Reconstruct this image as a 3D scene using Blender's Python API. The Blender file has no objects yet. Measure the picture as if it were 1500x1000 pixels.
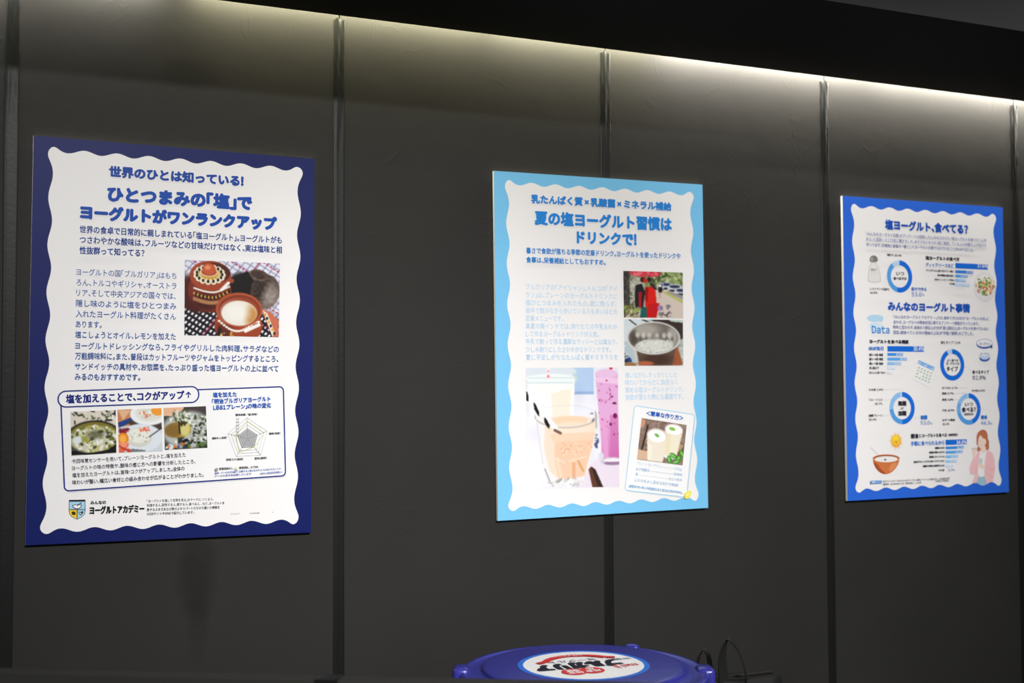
import bpy, bmesh, math, random
import numpy as np
from mathutils import Vector, Matrix
from mathutils.geometry import tessellate_polygon

# ------------------------------------------------------------------ camera, world, lights, exposure
S = bpy.context.scene
COL = S.collection
CAM_Z = 1.5
CAM_Y = -2.6846
WALL_Y = 0.011            # face of the wall panels; the posters' printed faces are at y = 0

def make_camera():
    yaw, pitch, roll = 0.4234, 0.0388, -0.0044
    cy, sy, cp, sp = math.cos(yaw), math.sin(yaw), math.cos(pitch), math.sin(pitch)
    fwd = Vector((sy * cp, cy * cp, sp))
    right = Vector((cy, -sy, 0))
    up = right.cross(fwd)
    cr, sr = math.cos(roll), math.sin(roll)
    r2 = right * cr + up * sr
    u2 = up * cr - right * sr
    c = bpy.data.cameras.new('camera')
    o = bpy.data.objects.new('camera', c)
    COL.objects.link(o)
    m = Matrix((r2, u2, -fwd)).transposed().to_4x4()
    m.translation = (0, CAM_Y, CAM_Z)
    o.matrix_world = m
    c.sensor_width = 36
    c.lens = 1786.3 / 1500 * 36
    c.clip_start = 0.05
    c.dof.use_dof = True
    c.dof.focus_distance = 2.72
    c.dof.aperture_fstop = 3.3
    S.camera = o
make_camera()

W = bpy.data.worlds.new('world')
S.world = W
W.use_nodes = True
W.node_tree.nodes['Background'].inputs[0].default_value = (0.80, 0.88, 1.0, 1)
W.node_tree.nodes['Background'].inputs[1].default_value = 0.20
S.view_settings.view_transform = 'Standard'
S.view_settings.look = 'None'
S.view_settings.gamma = 1
S.view_settings.use_curve_mapping = False
S.view_settings.exposure = 0.0

def aim(o, target):
    o.rotation_euler = (Vector(target) - o.location).to_track_quat('-Z', 'Y').to_euler()

def spot(loc, target, power, size, color, radius):
    l = bpy.data.lights.new('ceiling_spot', 'SPOT')
    l.energy = power; l.spot_size = math.radians(size); l.spot_blend = 1.0
    l.color = color; l.shadow_soft_size = radius
    o = bpy.data.objects.new('ceiling_spot', l); COL.objects.link(o)
    o.location = loc; aim(o, target)
spot((0.45, -4.55, 3.61), (0.42, 0, 1.00), 850, 34, (1.0, 0.985, 0.97), 0.07)
spot((1.60, -4.55, 3.61), (1.50, 0, 0.98), 650, 34, (1.0, 0.985, 0.97), 0.07)
spot((2.85, -3.60, 3.70), (2.65, 0, 1.0), 440, 42, (1.0, 0.98, 0.96), 0.06)

def cove(x0, x1, power, color):
    l = bpy.data.lights.new('cove_strip', 'AREA')
    l.shape = 'RECTANGLE'; l.size = x1 - x0; l.size_y = 0.012
    l.energy = power; l.color = color
    o = bpy.data.objects.new('cove_strip', l); COL.objects.link(o)
    o.location = ((x0 + x1) / 2, WALL_Y - 0.036, CAM_Z + 0.902)
    aim(o, ((x0 + x1) / 2, WALL_Y, CAM_Z + 0.878))
cove(-1.30, -0.62, 8.0, (1.0, 0.95, 0.82))
cove(-0.60, 0.09, 9.5, (1.0, 0.96, 0.84))
cove(0.13, 0.38, 2.6, (1.0, 0.96, 0.84))
cove(0.45, 1.15, 7.6, (1.0, 0.94, 0.64))
cove(1.17, 1.62, 5.8, (1.0, 0.94, 0.68))
cove(1.64, 2.30, 13.5, (1.0, 0.94, 0.84))
cove(2.32, 3.02, 13.5, (1.0, 0.94, 0.84))
cove(3.04, 3.74, 13.5, (1.0, 0.94, 0.84))

# ------------------------------------------------------------------ helpers
def lin(c):
    c = np.asarray(c, float)
    if c.max() > 1.001: c = c / 255.0
    return np.where(c <= 0.04045, c / 12.92, ((c + 0.055) / 1.055) ** 2.4)

def tag(o, label=None, cat=None, group=None, kind=None):
    if label: o['label'] = label
    if cat: o['category'] = cat
    if group: o['group'] = group
    if kind: o['kind'] = kind
    return o

def empty(name, loc, rot=(0, 0, 0)):
    o = bpy.data.objects.new(name, None)
    o.empty_display_size = 0.1
    COL.objects.link(o); o.location = loc; o.rotation_euler = rot
    return o

def link(name, me, mat, parent=None, smooth=False):
    o = bpy.data.objects.new(name, me); COL.objects.link(o)
    if mat: me.materials.append(mat)
    if parent: o.parent = parent
    if smooth:
        for p in me.polygons: p.use_smooth = True
    return o

def bobj(name, bm, mat, parent=None, smooth=False):
    me = bpy.data.meshes.new(name)
    bmesh.ops.recalc_face_normals(bm, faces=bm.faces)
    bm.to_mesh(me); bm.free()
    return link(name, me, mat, parent, smooth)

def box(bm, x0, x1, y0, y1, z0, z1, bevel=0):
    r = bmesh.ops.create_cube(bm, size=1)
    vs = r['verts']
    for v in vs:
        v.co = Vector(((x0 + x1) / 2 + v.co.x * (x1 - x0), (y0 + y1) / 2 + v.co.y * (y1 - y0), (z0 + z1) / 2 + v.co.z * (z1 - z0)))
    if bevel:
        es = list({e for v in vs for e in v.link_edges})
        bmesh.ops.bevel(bm, geom=es, offset=bevel, segments=3, profile=0.5, affect='EDGES')
    return bm

def lathe(bm, prof, n=96):
    rings = []
    for r, z in prof:
        if r < 1e-6:
            rings.append([bm.verts.new((0, 0, z))])
        else:
            rings.append([bm.verts.new((r * math.cos(2 * math.pi * i / n), r * math.sin(2 * math.pi * i / n), z)) for i in range(n)])
    for a, b in zip(rings, rings[1:]):
        for i in range(n):
            j = (i + 1) % n
            if len(a) == 1 and len(b) == 1: continue
            if len(a) == 1: bm.faces.new((a[0], b[i], b[j]))
            elif len(b) == 1: bm.faces.new((a[i], b[0], a[j]))
            else: bm.faces.new((a[i], b[i], b[j], a[j]))
    return bm

# ------------------------------------------------------------------ materials
def principled(name, col, rough=0.6, spec=0.3):
    m = bpy.data.materials.new(name); m.use_nodes = True
    b = m.node_tree.nodes['Principled BSDF']
    b.inputs['Base Color'].default_value = (*lin(col), 1) if max(col) > 1 else (*col, 1)
    b.inputs['Roughness'].default_value = rough
    b.inputs['Specular IOR Level'].default_value = spec
    return m, m.node_tree, b

def noise_bump(nt, b, scale, strength, dist, detail=4, vec=None, stretch=None):
    n = nt.nodes.new('ShaderNodeTexNoise'); n.inputs['Scale'].default_value = scale; n.inputs['Detail'].default_value = detail
    tc = nt.nodes.new('ShaderNodeNewGeometry')
    if stretch:
        mp = nt.nodes.new('ShaderNodeMapping'); mp.inputs['Scale'].default_value = stretch
        nt.links.new(tc.outputs['Position'], mp.inputs['Vector']); nt.links.new(mp.outputs[0], n.inputs['Vector'])
    else:
        nt.links.new(tc.outputs['Position'], n.inputs['Vector'])
    bp = nt.nodes.new('ShaderNodeBump'); bp.inputs['Strength'].default_value = strength; bp.inputs['Distance'].default_value = dist
    nt.links.new(n.outputs['Fac'], bp.inputs['Height'])
    if vec: nt.links.new(vec, bp.inputs['Normal'])
    nt.links.new(bp.outputs[0], b.inputs['Normal'])
    return bp.outputs[0]

def mix_col(nt, fac, a, bcol):
    m = nt.nodes.new('ShaderNodeMix'); m.data_type = 'RGBA'
    nt.links.new(fac, m.inputs['Factor'])
    for s, v in ((6, a), (7, bcol)):
        if isinstance(v, tuple): m.inputs[s].default_value = (*v, 1)
        else: nt.links.new(v, m.inputs[s])
    return m.outputs[2]

def wall_material():
    m, nt, b = principled('dark_wall_covering', (0.0245, 0.0238, 0.0215), 0.62, 0.14)
    geo = nt.nodes.new('ShaderNodeNewGeometry')
    n = nt.nodes.new('ShaderNodeTexNoise'); n.inputs['Scale'].default_value = 2.6; n.inputs['Detail'].default_value = 5
    nt.links.new(geo.outputs['Position'], n.inputs['Vector'])
    ramp = nt.nodes.new('ShaderNodeMapRange'); ramp.inputs[1].default_value = 0.3; ramp.inputs[2].default_value = 0.7
    nt.links.new(n.outputs['Fac'], ramp.inputs[0])
    c = mix_col(nt, ramp.outputs[0], (0.0205, 0.0201, 0.0182), (0.0248, 0.0241, 0.0218))
    # worn, greasy smudges low on the covering; the topmost is a faint painted shadow
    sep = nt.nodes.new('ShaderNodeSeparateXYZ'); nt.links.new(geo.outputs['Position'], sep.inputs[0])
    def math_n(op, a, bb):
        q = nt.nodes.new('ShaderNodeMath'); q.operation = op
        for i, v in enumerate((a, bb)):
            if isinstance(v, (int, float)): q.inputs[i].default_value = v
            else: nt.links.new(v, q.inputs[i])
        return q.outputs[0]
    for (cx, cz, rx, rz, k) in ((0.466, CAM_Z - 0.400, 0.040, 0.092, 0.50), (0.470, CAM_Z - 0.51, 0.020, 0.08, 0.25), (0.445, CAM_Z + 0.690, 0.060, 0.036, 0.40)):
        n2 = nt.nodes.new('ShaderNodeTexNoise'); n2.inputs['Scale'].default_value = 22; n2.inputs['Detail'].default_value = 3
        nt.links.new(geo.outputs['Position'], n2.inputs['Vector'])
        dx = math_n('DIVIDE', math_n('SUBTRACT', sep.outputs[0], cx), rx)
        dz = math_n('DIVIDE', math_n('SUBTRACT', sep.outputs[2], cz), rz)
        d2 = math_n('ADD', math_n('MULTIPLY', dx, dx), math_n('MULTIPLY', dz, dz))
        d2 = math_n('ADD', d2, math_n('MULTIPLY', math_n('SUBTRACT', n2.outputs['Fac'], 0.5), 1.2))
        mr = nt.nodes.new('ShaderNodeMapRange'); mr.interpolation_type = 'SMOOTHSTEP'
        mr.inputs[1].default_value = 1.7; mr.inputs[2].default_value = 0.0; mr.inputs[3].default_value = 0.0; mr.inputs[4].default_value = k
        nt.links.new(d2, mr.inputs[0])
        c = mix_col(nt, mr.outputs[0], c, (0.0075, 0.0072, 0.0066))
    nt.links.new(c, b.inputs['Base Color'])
    v = noise_bump(nt, b, 260, 0.14, 0.0006, 2)
    v = noise_bump(nt, b, 17, 0.07, 0.0045, 3, v, (1, 1, 1.3))
    v = noise_bump(nt, b, 5.0, 0.14, 0.010, 2, v)
    # fine creases in the covering
    n3 = nt.nodes.new('ShaderNodeTexNoise'); n3.inputs['Scale'].default_value = 3.4; n3.inputs['Detail'].default_value = 3; n3.inputs['Distortion'].default_value = 1.6
    nt.links.new(geo.outputs['Position'], n3.inputs['Vector'])
    d = math_n('ABSOLUTE', math_n('SUBTRACT', n3.outputs['Fac'], 0.5), 0)
    mr = nt.nodes.new('ShaderNodeMapRange'); mr.inputs[1].default_value = 0.0; mr.inputs[2].default_value = 0.012; mr.inputs[3].default_value = 1.0; mr.inputs[4].default_value = 0.0
    nt.links.new(d, mr.inputs[0])
    n4 = nt.nodes.new('ShaderNodeTexNoise'); n4.inputs['Scale'].default_value = 4.5; nt.links.new(geo.outputs['Position'], n4.inputs['Vector'])
    mk = nt.nodes.new('ShaderNodeMapRange'); mk.inputs[1].default_value = 0.50; mk.inputs[2].default_value = 0.66; nt.links.new(n4.outputs['Fac'], mk.inputs[0])
    bp = nt.nodes.new('ShaderNodeBump'); bp.inputs['Strength'].default_value = 0.22; bp.inputs['Distance'].default_value = 0.0012
    nt.links.new(math_n('MULTIPLY', mr.outputs[0], mk.outputs[0]), bp.inputs['Height']); nt.links.new(v, bp.inputs['Normal']); nt.links.new(bp.outputs[0], b.inputs['Normal'])
    return m

M = {}
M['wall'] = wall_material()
m, nt, b = principled('black_cloth_tape', (0.0072, 0.0078, 0.0070), 0.42, 0.22); noise_bump(nt, b, 120, 0.2, 0.001, 3); M['tape'] = m
m, nt, b = principled('matt_black_soffit', (0.0085, 0.0085, 0.0080), 0.8, 0.15); noise_bump(nt, b, 60, 0.1, 0.001); M['soffit'] = m
m, nt, b = principled('charcoal_fascia', (0.050, 0.050, 0.051), 0.75, 0.2); noise_bump(nt, b, 60, 0.1, 0.001); M['fascia'] = m
m, nt, b = principled('dark_carpet', (0.03, 0.03, 0.032), 0.95, 0.1); noise_bump(nt, b, 300, 0.5, 0.003); M['floor'] = m
m, nt, b = principled('black_laminate', (0.012, 0.012, 0.012), 0.5, 0.3); noise_bump(nt, b, 90, 0.06, 0.001); M['black'] = m
m, nt, b = principled('charcoal_partition_cloth', (0.0270, 0.0265, 0.0240), 0.85, 0.2); noise_bump(nt, b, 400, 0.3, 0.001); M['partition'] = m
m, nt, b = principled('foam_board', (0.80, 0.80, 0.79), 0.7, 0.2); noise_bump(nt, b, 500, 0.1, 0.0003); M['foam'] = m
m, nt, b = principled('blue_plastic', (0.033, 0.034, 0.275), 0.26, 0.5); noise_bump(nt, b, 14, 0.05, 0.003); M['tub'] = m
m, nt, b = principled('bag_nylon', (0.0055, 0.0055, 0.0062), 0.6, 0.25); noise_bump(nt, b, 350, 0.35, 0.001); M['bag'] = m
m, nt, b = principled('bag_webbing', (0.0085, 0.0088, 0.0082), 0.65, 0.25); noise_bump(nt, b, 500, 0.5, 0.001, 2, None, (1, 1, 3)); M['web'] = m
def ink_material():
    m, nt, b = principled('printed_ink', (0.8, 0.8, 0.8), 0.42, 0.12)
    a = nt.nodes.new('ShaderNodeAttribute'); a.attribute_name = 'Col'
    nt.links.new(a.outputs['Color'], b.inputs['Base Color'])
    return m
M['ink'] = ink_material()

# ------------------------------------------------------------------ the room
def wx(x): return x * (WALL_Y - CAM_Y) / -CAM_Y
SEAMS = [wx(v) for v in (-1.30, -0.605, 0.0850, 0.7787, 1.4712, 2.1570, 2.8605, 3.555, 4.25)]
bm = bmesh.new(); box(bm, SEAMS[0], SEAMS[-1], WALL_Y + 0.012, WALL_Y + 0.10, 0, 4.2)
wall = tag(bobj('wall_back', bm, M['black']), kind='structure')
TOP = CAM_Z + 0.8515
def tape(x, z0, z1, w, seed, parent, yface=WALL_Y):
    """strip of cloth tape with ridges along it and a crumpled folded end at the top"""
    rs = random.Random(seed); nx, nz = 12, 90
    ph = [rs.uniform(0, 6.28) for _ in range(6)]
    me = bpy.data.meshes.new('tape_strip'); vs = []; fs = []
    ridge = rs.uniform(0.3, 0.7)
    for k in range(nz + 1):
        t = (k / nz) ** 0.55                    # rows gather towards the top
        z = z0 + (z1 - z0) * t
        top = max(0.0, 1 - (z1 - z) / 0.35)
        for i in range(nx + 1):
            u = i / nx
            e = w * (u - 0.5) * (1 + 0.03 * math.sin(z * 9 + ph[0]))
            h = 0.0007 + 0.0014 * math.exp(-((u - ridge - 0.05 * math.sin(z * 5 + ph[1])) / 0.10) ** 2) * (0.25 + 0.75 * top)
            h += top * 0.0010 * math.sin(u * 11 + z * 38 + ph[2]) * math.sin(z * 71 + ph[3])
            if z1 - z < 0.028: h += 0.0022 * abs(math.sin(u * 5.2 + (z1 - z) * 120 + ph[4]))
            if i in (0, nx): h = -0.0005
            zz = z + (0.003 * math.sin(u * 9 + ph[5]) if k == nz else 0)
            vs.append((x + e, yface - max(h, -0.0005), zz))
    for k in range(nz):
        for i in range(nx):
            a = k * (nx + 1) + i
            fs.append((a, a + 1, a + nx + 2, a + nx + 1))
    me.from_pydata(vs, [], fs); me.update()
    return link('tape_strip', me, M['tape'], parent, True)
for i in range(len(SEAMS) - 1):
    bm = bmesh.new(); box(bm, SEAMS[i] + 0.0012, SEAMS[i + 1] - 0.0012, WALL_Y, WALL_Y + 0.012, 0.0, 4.18)
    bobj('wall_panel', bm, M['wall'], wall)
TW = {2: 0.0305, 3: 0.0285, 4: 0.0305, 5: 0.0290, 6: 0.031}
for i in range(1, len(SEAMS) - 1):
    tape(SEAMS[i], 0.02, TOP + 0.0005 - (0.006 if i >= 5 else 0), TW.get(i, 0.03), 11 + i * 7, wall)
bm = bmesh.new(); box(bm, -1.31, 4.27, -0.560, -0.034, CAM_Z + 0.847, CAM_Z + 0.905)
tag(bobj('trim_1', bm, M['soffit']), kind='structure')
bm = bmesh.new(); box(bm, -1.31, 4.27, -0.5625, -0.5603, CAM_Z + 0.847, 4.2)
tag(bobj('trim_2', bm, M['fascia']), kind='structure')
bm = bmesh.new(); box(bm, -1.31, 4.27, -7.0, WALL_Y + 0.1, 4.2, 4.3)
tag(bobj('ceiling', bm, M['soffit']), kind='structure')
bm = bmesh.new(); box(bm, -4.0, 6.0, -7.0, WALL_Y + 0.1, -0.1, 0.0)
tag(bobj('floor', bm, M['floor']), kind='structure')

for nm, x0, x1 in (('wall_left', -1.41, -1.312), ('wall_right', 4.272, 4.37)):
    bm = bmesh.new(); box(bm, x0, x1, -1.6, WALL_Y + 0.1, 0.0, 4.2)
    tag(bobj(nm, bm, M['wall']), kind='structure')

# ------------------------------------------------------------------ flat print: lettering, shapes, photographs
_gl = {}
def glyphs(s):
    if s in _gl: return _gl[s]
    cu = bpy.data.curves.new('t', 'FONT'); cu.body = s; cu.size = 1; cu.resolution_u = 3
    o = bpy.data.objects.new('t', cu); COL.objects.link(o)
    bpy.context.view_layer.update()
    dg = bpy.context.evaluated_depsgraph_get()
    me = o.evaluated_get(dg).to_mesh()
    n = len(me.vertices); co = np.empty(n * 3); me.vertices.foreach_get('co', co)
    co = co.reshape(-1, 3)[:, :2].copy()
    me.calc_loop_triangles()
    tr = np.empty(len(me.loop_triangles) * 3, np.int64); me.loop_triangles.foreach_get('vertices', tr)
    o.evaluated_get(dg).to_mesh_clear()
    bpy.data.objects.remove(o); bpy.data.curves.remove(cu)
    _gl[s] = (co, tr.reshape(-1, 3))
    return _gl[s]
_EM = glyphs('国国')[0][:, 0].max() - glyphs('国')[0][:, 0].max()
def layout(s):
    """Japanese characters on a full em, Latin characters and punctuation set tight"""
    V = []; F = []; x = 0.0; n = 0
    for ch in s:
        if ch == ' ': x += .35 * _EM; continue
        tight = ch in '「」、。・（）！？＜＞×'; pad = .24 if ch == '×' else .07
        if 33 <= ord(ch) < 127: ch = chr(ord(ch) + 0xFEE0); tight = True
        co, tr = glyphs(ch)
        if not len(co): x += _EM; continue
        if tight:
            a, b = co[:, 0].min(), co[:, 0].max(); q = co + np.array([x - a + pad * _EM, 0]); x += (b - a) + 2 * pad * _EM
        else: q = co + np.array([x, 0]); x += _EM
        V.append(q); F.append(tr + n); n += len(q)
    return np.concatenate(V), np.concatenate(F)
_ref = glyphs('国')[0]
REF0, REF1 = _ref[:, 1].min(), _ref[:, 1].max()

class Ink:
    """collects flat shapes (points in mm on a print, y down) into one mesh with a colour per vertex"""
    def __init__(s, pr, name, base=0.0003): s.pr, s.name, s.base, s.k = pr, name, base, 0; s.v, s.f, s.c, s.n = [], [], [], 0
    def add(s, P, F, col, step=1):
        P = np.asarray(P, float)
        if step: s.k += 1
        s.v.append(s.pr.local(P, s.base + 0.00002 * s.k)); s.f.append(np.asarray(F) + s.n)
        s.c.append(np.tile(lin(col), (len(P), 1))); s.n += len(P)
    def poly(s, pts, col):
        pts = [tuple(p) for p in pts]
        F = tessellate_polygon([[Vector((x, y, 0)) for x, y in pts]])
        s.add(pts, F, col)
    def ring(s, c, r0, r1, a0, a1, col, sx=1, n=60):
        """annulus sector, angles in turns clockwise from the top"""
        m = max(3, int(n * abs(a1 - a0)) + 2); P = []; F = []
        for i in range(m):
            a = 2 * math.pi * (a0 + (a1 - a0) * i / (m - 1)); d = np.array([math.sin(a) * sx, -math.cos(a)])
            P += [c + d * r0, c + d * r1]
        for i in range(m - 1): F += [(2 * i, 2 * i + 1, 2 * i + 3), (2 * i, 2 * i + 3, 2 * i + 2)]
        s.add(P, F, col)
    def ell(s, c, rx, ry, col, rot=0, n=36):
        a = np.linspace(0, 2 * np.pi, n, endpoint=False); x, y = rx * np.cos(a), ry * np.sin(a); q = math.radians(rot)
        P = np.stack([c[0] + x * math.cos(q) - y * math.sin(q), c[1] + x * math.sin(q) + y * math.cos(q)], 1)
        s.add(P, [(0, i, i + 1) for i in range(1, n - 1)], col)
    def stroke(s, pts, w, col, closed=False):
        pts = [np.array(p, float) for p in pts]; n = len(pts); P = []; F = []
        for i in range(n):
            a = pts[(i - 1) % n] if closed or i else pts[i]; b = pts[(i + 1) % n] if closed or i < n - 1 else pts[i]
            d = b - a; d /= (np.hypot(*d) + 1e-9); nn = np.array([-d[1], d[0]]) * w / 2
            P += [pts[i] + nn, pts[i] - nn]
        for i in range(n if closed else n - 1):
            j = (i + 1) % n; F += [(2 * i, 2 * i + 1, 2 * j + 1), (2 * i, 2 * j + 1, 2 * j)]
        s.add(P, F, col)
    def text(s, t, a, b, h, col, bold=0.0):
        """t set between the mm points a (left, middle height) and b (right), characters h mm high"""
        co, tr = layout(t)
        a = np.array(a, float); b = np.array(b, float)
        x0, x1 = co[:, 0].min(), co[:, 0].max(); L = np.hypot(*(b - a)); d = (b - a) / L; up = np.array([d[1], -d[0]])
        u = (co[:, 0] - x0) / (x1 - x0) * L; v = (co[:, 1] - (REF0 + REF1) / 2) / (REF1 - REF0) * h
        P = a + u[:, None] * d + v[:, None] * up
        s.k += 3
        offs = [(0, 0)] if not bold else [(0, 0)] + [(bold * math.cos(q), bold * math.sin(q)) for q in np.arange(8) * math.pi / 4]
        for i, o in enumerate(offs):
            s.k += 1 if bold else 0
            s.add(P + np.array(o), tr, col, 0)
        s.k += 1
    def build(s, parent=None, label=None):
        V = np.concatenate(s.v); F = np.concatenate(s.f); C = np.concatenate(s.c)
        return mesh_np(s.name, V, F, C, parent or s.pr.root, label)

def mesh_np(name, V, F, C, parent, label=None):
    me = bpy.data.meshes.new(name); k = F.shape[1]
    me.vertices.add(len(V)); me.vertices.foreach_set('co', V.astype(np.float32).ravel())
    me.loops.add(F.size); me.loops.foreach_set('vertex_index', F.astype(np.int32).ravel())
    me.polygons.add(len(F)); me.polygons.foreach_set('loop_start', np.arange(0, F.size, k, dtype=np.int32))
    me.update(calc_edges=True)
    sf = me.attributes.new('sharp_face', 'BOOLEAN', 'FACE'); sf.data.foreach_set('value', np.ones(len(F), bool))
    at = me.color_attributes.new('Col', 'FLOAT_COLOR', 'POINT')
    at.data.foreach_set('color', np.concatenate([C, np.ones((len(C), 1))], 1).astype(np.float32).ravel())
    o = link(name, me, M['ink'], parent)
    if label: o['label'] = label
    return o

def homography(src, dst):
    A = []; B = []
    for (x, y), (u, v) in zip(src, dst):
        A += [[x, y, 1, 0, 0, 0, -u * x, -u * y], [0, 0, 0, x, y, 1, -v * x, -v * y]]; B += [u, v]
    return np.append(np.linalg.solve(np.array(A, float), np.array(B, float)), 1).reshape(3, 3)

PW, PH = 594.0, 841.0
class Poster:
    """an A1 board; survey points of its artwork are given in the photograph's frame and rectified to millimetres on the sheet"""
    def __init__(s, quad, centre, roll, border, label):
        s.H = homography(quad, [(0, 0), (PW, 0), (PW, PH), (0, PH)]); s.Hi = np.linalg.inv(s.H)
        R = Matrix.Rotation(-roll, 3, 'Y')
        base = Vector((centre[0], 0, CAM_Z + centre[1])) - R @ Vector((0, 0, PH / 2000))
        s.root = tag(empty('poster', base, (0, -roll, 0)), label, 'poster', 'A1 posters mounted on the dark wall')
        bm = bmesh.new(); box(bm, -PW / 2000, PW / 2000, 0.0, 0.0085, 0, PH / 1000)
        bobj('foam_board', bm, M['foam'], s.root)
        for dx in (-0.2, 0.2):
            for z in (0.12, 0.72):
                bm = bmesh.new(); box(bm, dx - 0.04, dx + 0.04, 0.0085, WALL_Y, z - 0.04, z + 0.04)
                bobj('mounting_pad', bm, M['foam'], s.root)
        i = Ink(s, 'printed_border', 0.0001); i.poly([(0, 0), (PW, 0), (PW, PH), (0, PH)], border); i.build()
        i = Ink(s, 'wavy_white_panel', 0.0002)
        i.poly(s.wavy(), (238, 236, 235)); i.build()
    def local(s, P, lift):
        return np.stack([(P[:, 0] - PW / 2) / 1000, np.full(len(P), -lift), (PH - P[:, 1]) / 1000], 1)
    def wavy(s):
        n = 8; pts = []
        def edge(L, m0, m1, amp, k=240):
            t = np.linspace(0, 1, k, endpoint=False); e = np.minimum(t, 1 - t)
            return t, -amp * np.cos(2 * np.pi * n * t) * (1 + 0.5 * np.exp(-(e / 0.02) ** 2)) - 6.0 * np.exp(-(e / 0.022) ** 2)
        mx, my = 35.0, 27.5
        t, d = edge(PW, mx, mx, 4.6); top = np.stack([mx + t * (PW - 2 * mx), my + d], 1)
        t, d = edge(PH, my, my, 4.6); right = np.stack([PW - mx - d, my + t * (PH - 2 * my)], 1)
        bot = np.stack([PW - top[:, 0], PH - top[:, 1]], 1); left = np.stack([PW - right[:, 0], PH - right[:, 1]], 1)
        P = np.concatenate([top, right, bot, left])
        for _ in range(9): P = (np.roll(P, 1, 0) + P + np.roll(P, -1, 0)) / 3
        return P
    def mm(s, x, y):
        q = s.H @ np.array([x, y, 1.0]); return q[:2] / q[2]
    def px(s, X, Y):
        q = s.Hi @ np.array([X, Y, 1.0]); return q[:2] / q[2]
    def level(s, x0, y0, x1):
        """mm point on the same sheet height as (x0,y0) under survey abscissa x1"""
        a = s.mm(x0, y0); y = y0
        for _ in range(4):
            b = s.mm(x1, y); y = s.px(b[0], a[1])[1]
        return a, np.array([s.mm(x1, y)[0], a[1]])
    def sc(s, x, y, h):
        return abs(s.mm(x, y + h / 2)[1] - s.mm(x, y - h / 2)[1])
    def line(s, ink, t, x0, y0, x1, h, col, bold=0.0, y1=None):
        if y1 is None: a, b = s.level(x0, y0, x1)
        else: a, b = s.mm(x0, y0), s.mm(x1, y1)
        ink.text(t, a, b, s.sc(x0, y0, h), col, bold)
    def lines(s, ink, L, h, col, bold=0.0):
        for q in L: s.line(ink, q[0], q[1], q[2], q[3], h, col, bold, q[4] if len(q) > 4 else None)
    def head(s, t, x0, y0, x1, h, col, bold):
        i = Ink(s, 'headline_text'); s.line(i, t, x0, y0, x1, h, col, bold); i.build()
    def bar(s, ink, x0, y, x1, h, col):
        a, b = s.level(x0, y, x1); k = s.sc(x0, y, h) / 2
        ink.poly([(a[0], a[1] - k), (b[0], a[1] - k), (b[0], a[1] + k), (a[0], a[1] + k)], col)
    def pp(s, ink, pts, col, smooth=0, ox=0, oy=0, k=1.0):
        P = np.array([s.mm(ox + x / k, oy + y / k) for x, y in pts])
        for _ in range(smooth):
            Q = np.empty((len(P) * 2, 2)); n = np.roll(P, -1, 0); Q[0::2] = P * .75 + n * .25; Q[1::2] = P * .25 + n * .75; P = Q
        if s.clip:                       # cut along the wavy lower rim of the white panel
            n = np.roll(P, -1, 0); P = np.concatenate([P + (n - P) * k / 8 for k in range(8)], 1).reshape(-1, 2)
            w = s.wavy(); w = w[w[:, 1] > PH - 60]; w = w[np.argsort(w[:, 0])]
            P[:, 1] = np.minimum(P[:, 1], np.interp(P[:, 0], w[:, 0], w[:, 1]) - 0.3)
        ink.poly(P, col)
    clip = False
    def ps(s, ink, pts, w, col, closed=False, ox=0, oy=0, k=1.0):
        ink.stroke([s.mm(ox + x / k, oy + y / k) for x, y in pts], w, col, closed)
    def photo(s, quad, img, name='photo_print', label=None, lift=0.0006):
        h, w, _ = img.shape
        for ax in (0, 1):
            e = np.concatenate([img[:1], img, img[-1:]], 0) if ax == 0 else np.concatenate([img[:, :1], img, img[:, -1:]], 1)
            img = (e[:-2] + 2 * e[1:-1] + e[2:]) / 4 if ax == 0 else (e[:, :-2] + 2 * e[:, 1:-1] + e[:, 2:]) / 4
        q = [s.mm(*p) for p in quad]
        u, v = np.meshgrid(np.linspace(0, 1, w), np.linspace(0, 1, h)); u = u.ravel()[:, None]; v = v.ravel()[:, None]
        P = (1 - u) * (1 - v) * q[0] + u * (1 - v) * q[1] + u * v * q[2] + (1 - u) * v * q[3]
        a = (np.arange(h - 1)[:, None] * w + np.arange(w - 1)[None]).ravel()
        F = np.stack([a, a + w, a + w + 1, a + 1], 1)
        return mesh_np(name, s.local(P, lift), F, lin(np.clip(img.reshape(-1, 3), 0, 1)), s.root, label)

def rrect(q, r, n=6):
    """rounded quadrilateral through corner points q"""
    out = []; q = [np.array(p, float) for p in q]
    for i in range(4):
        p, a, b = q[i], q[i - 1], q[(i + 1) % 4]
        da = (a - p) / np.hypot(*(a - p)); db = (b - p) / np.hypot(*(b - p)); c = p + (da + db) * r
        for k in range(n + 1):
            t = k / n * math.pi / 2
            out.append(c - db * r * math.cos(t) - da * r * math.sin(t))
    return out

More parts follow.
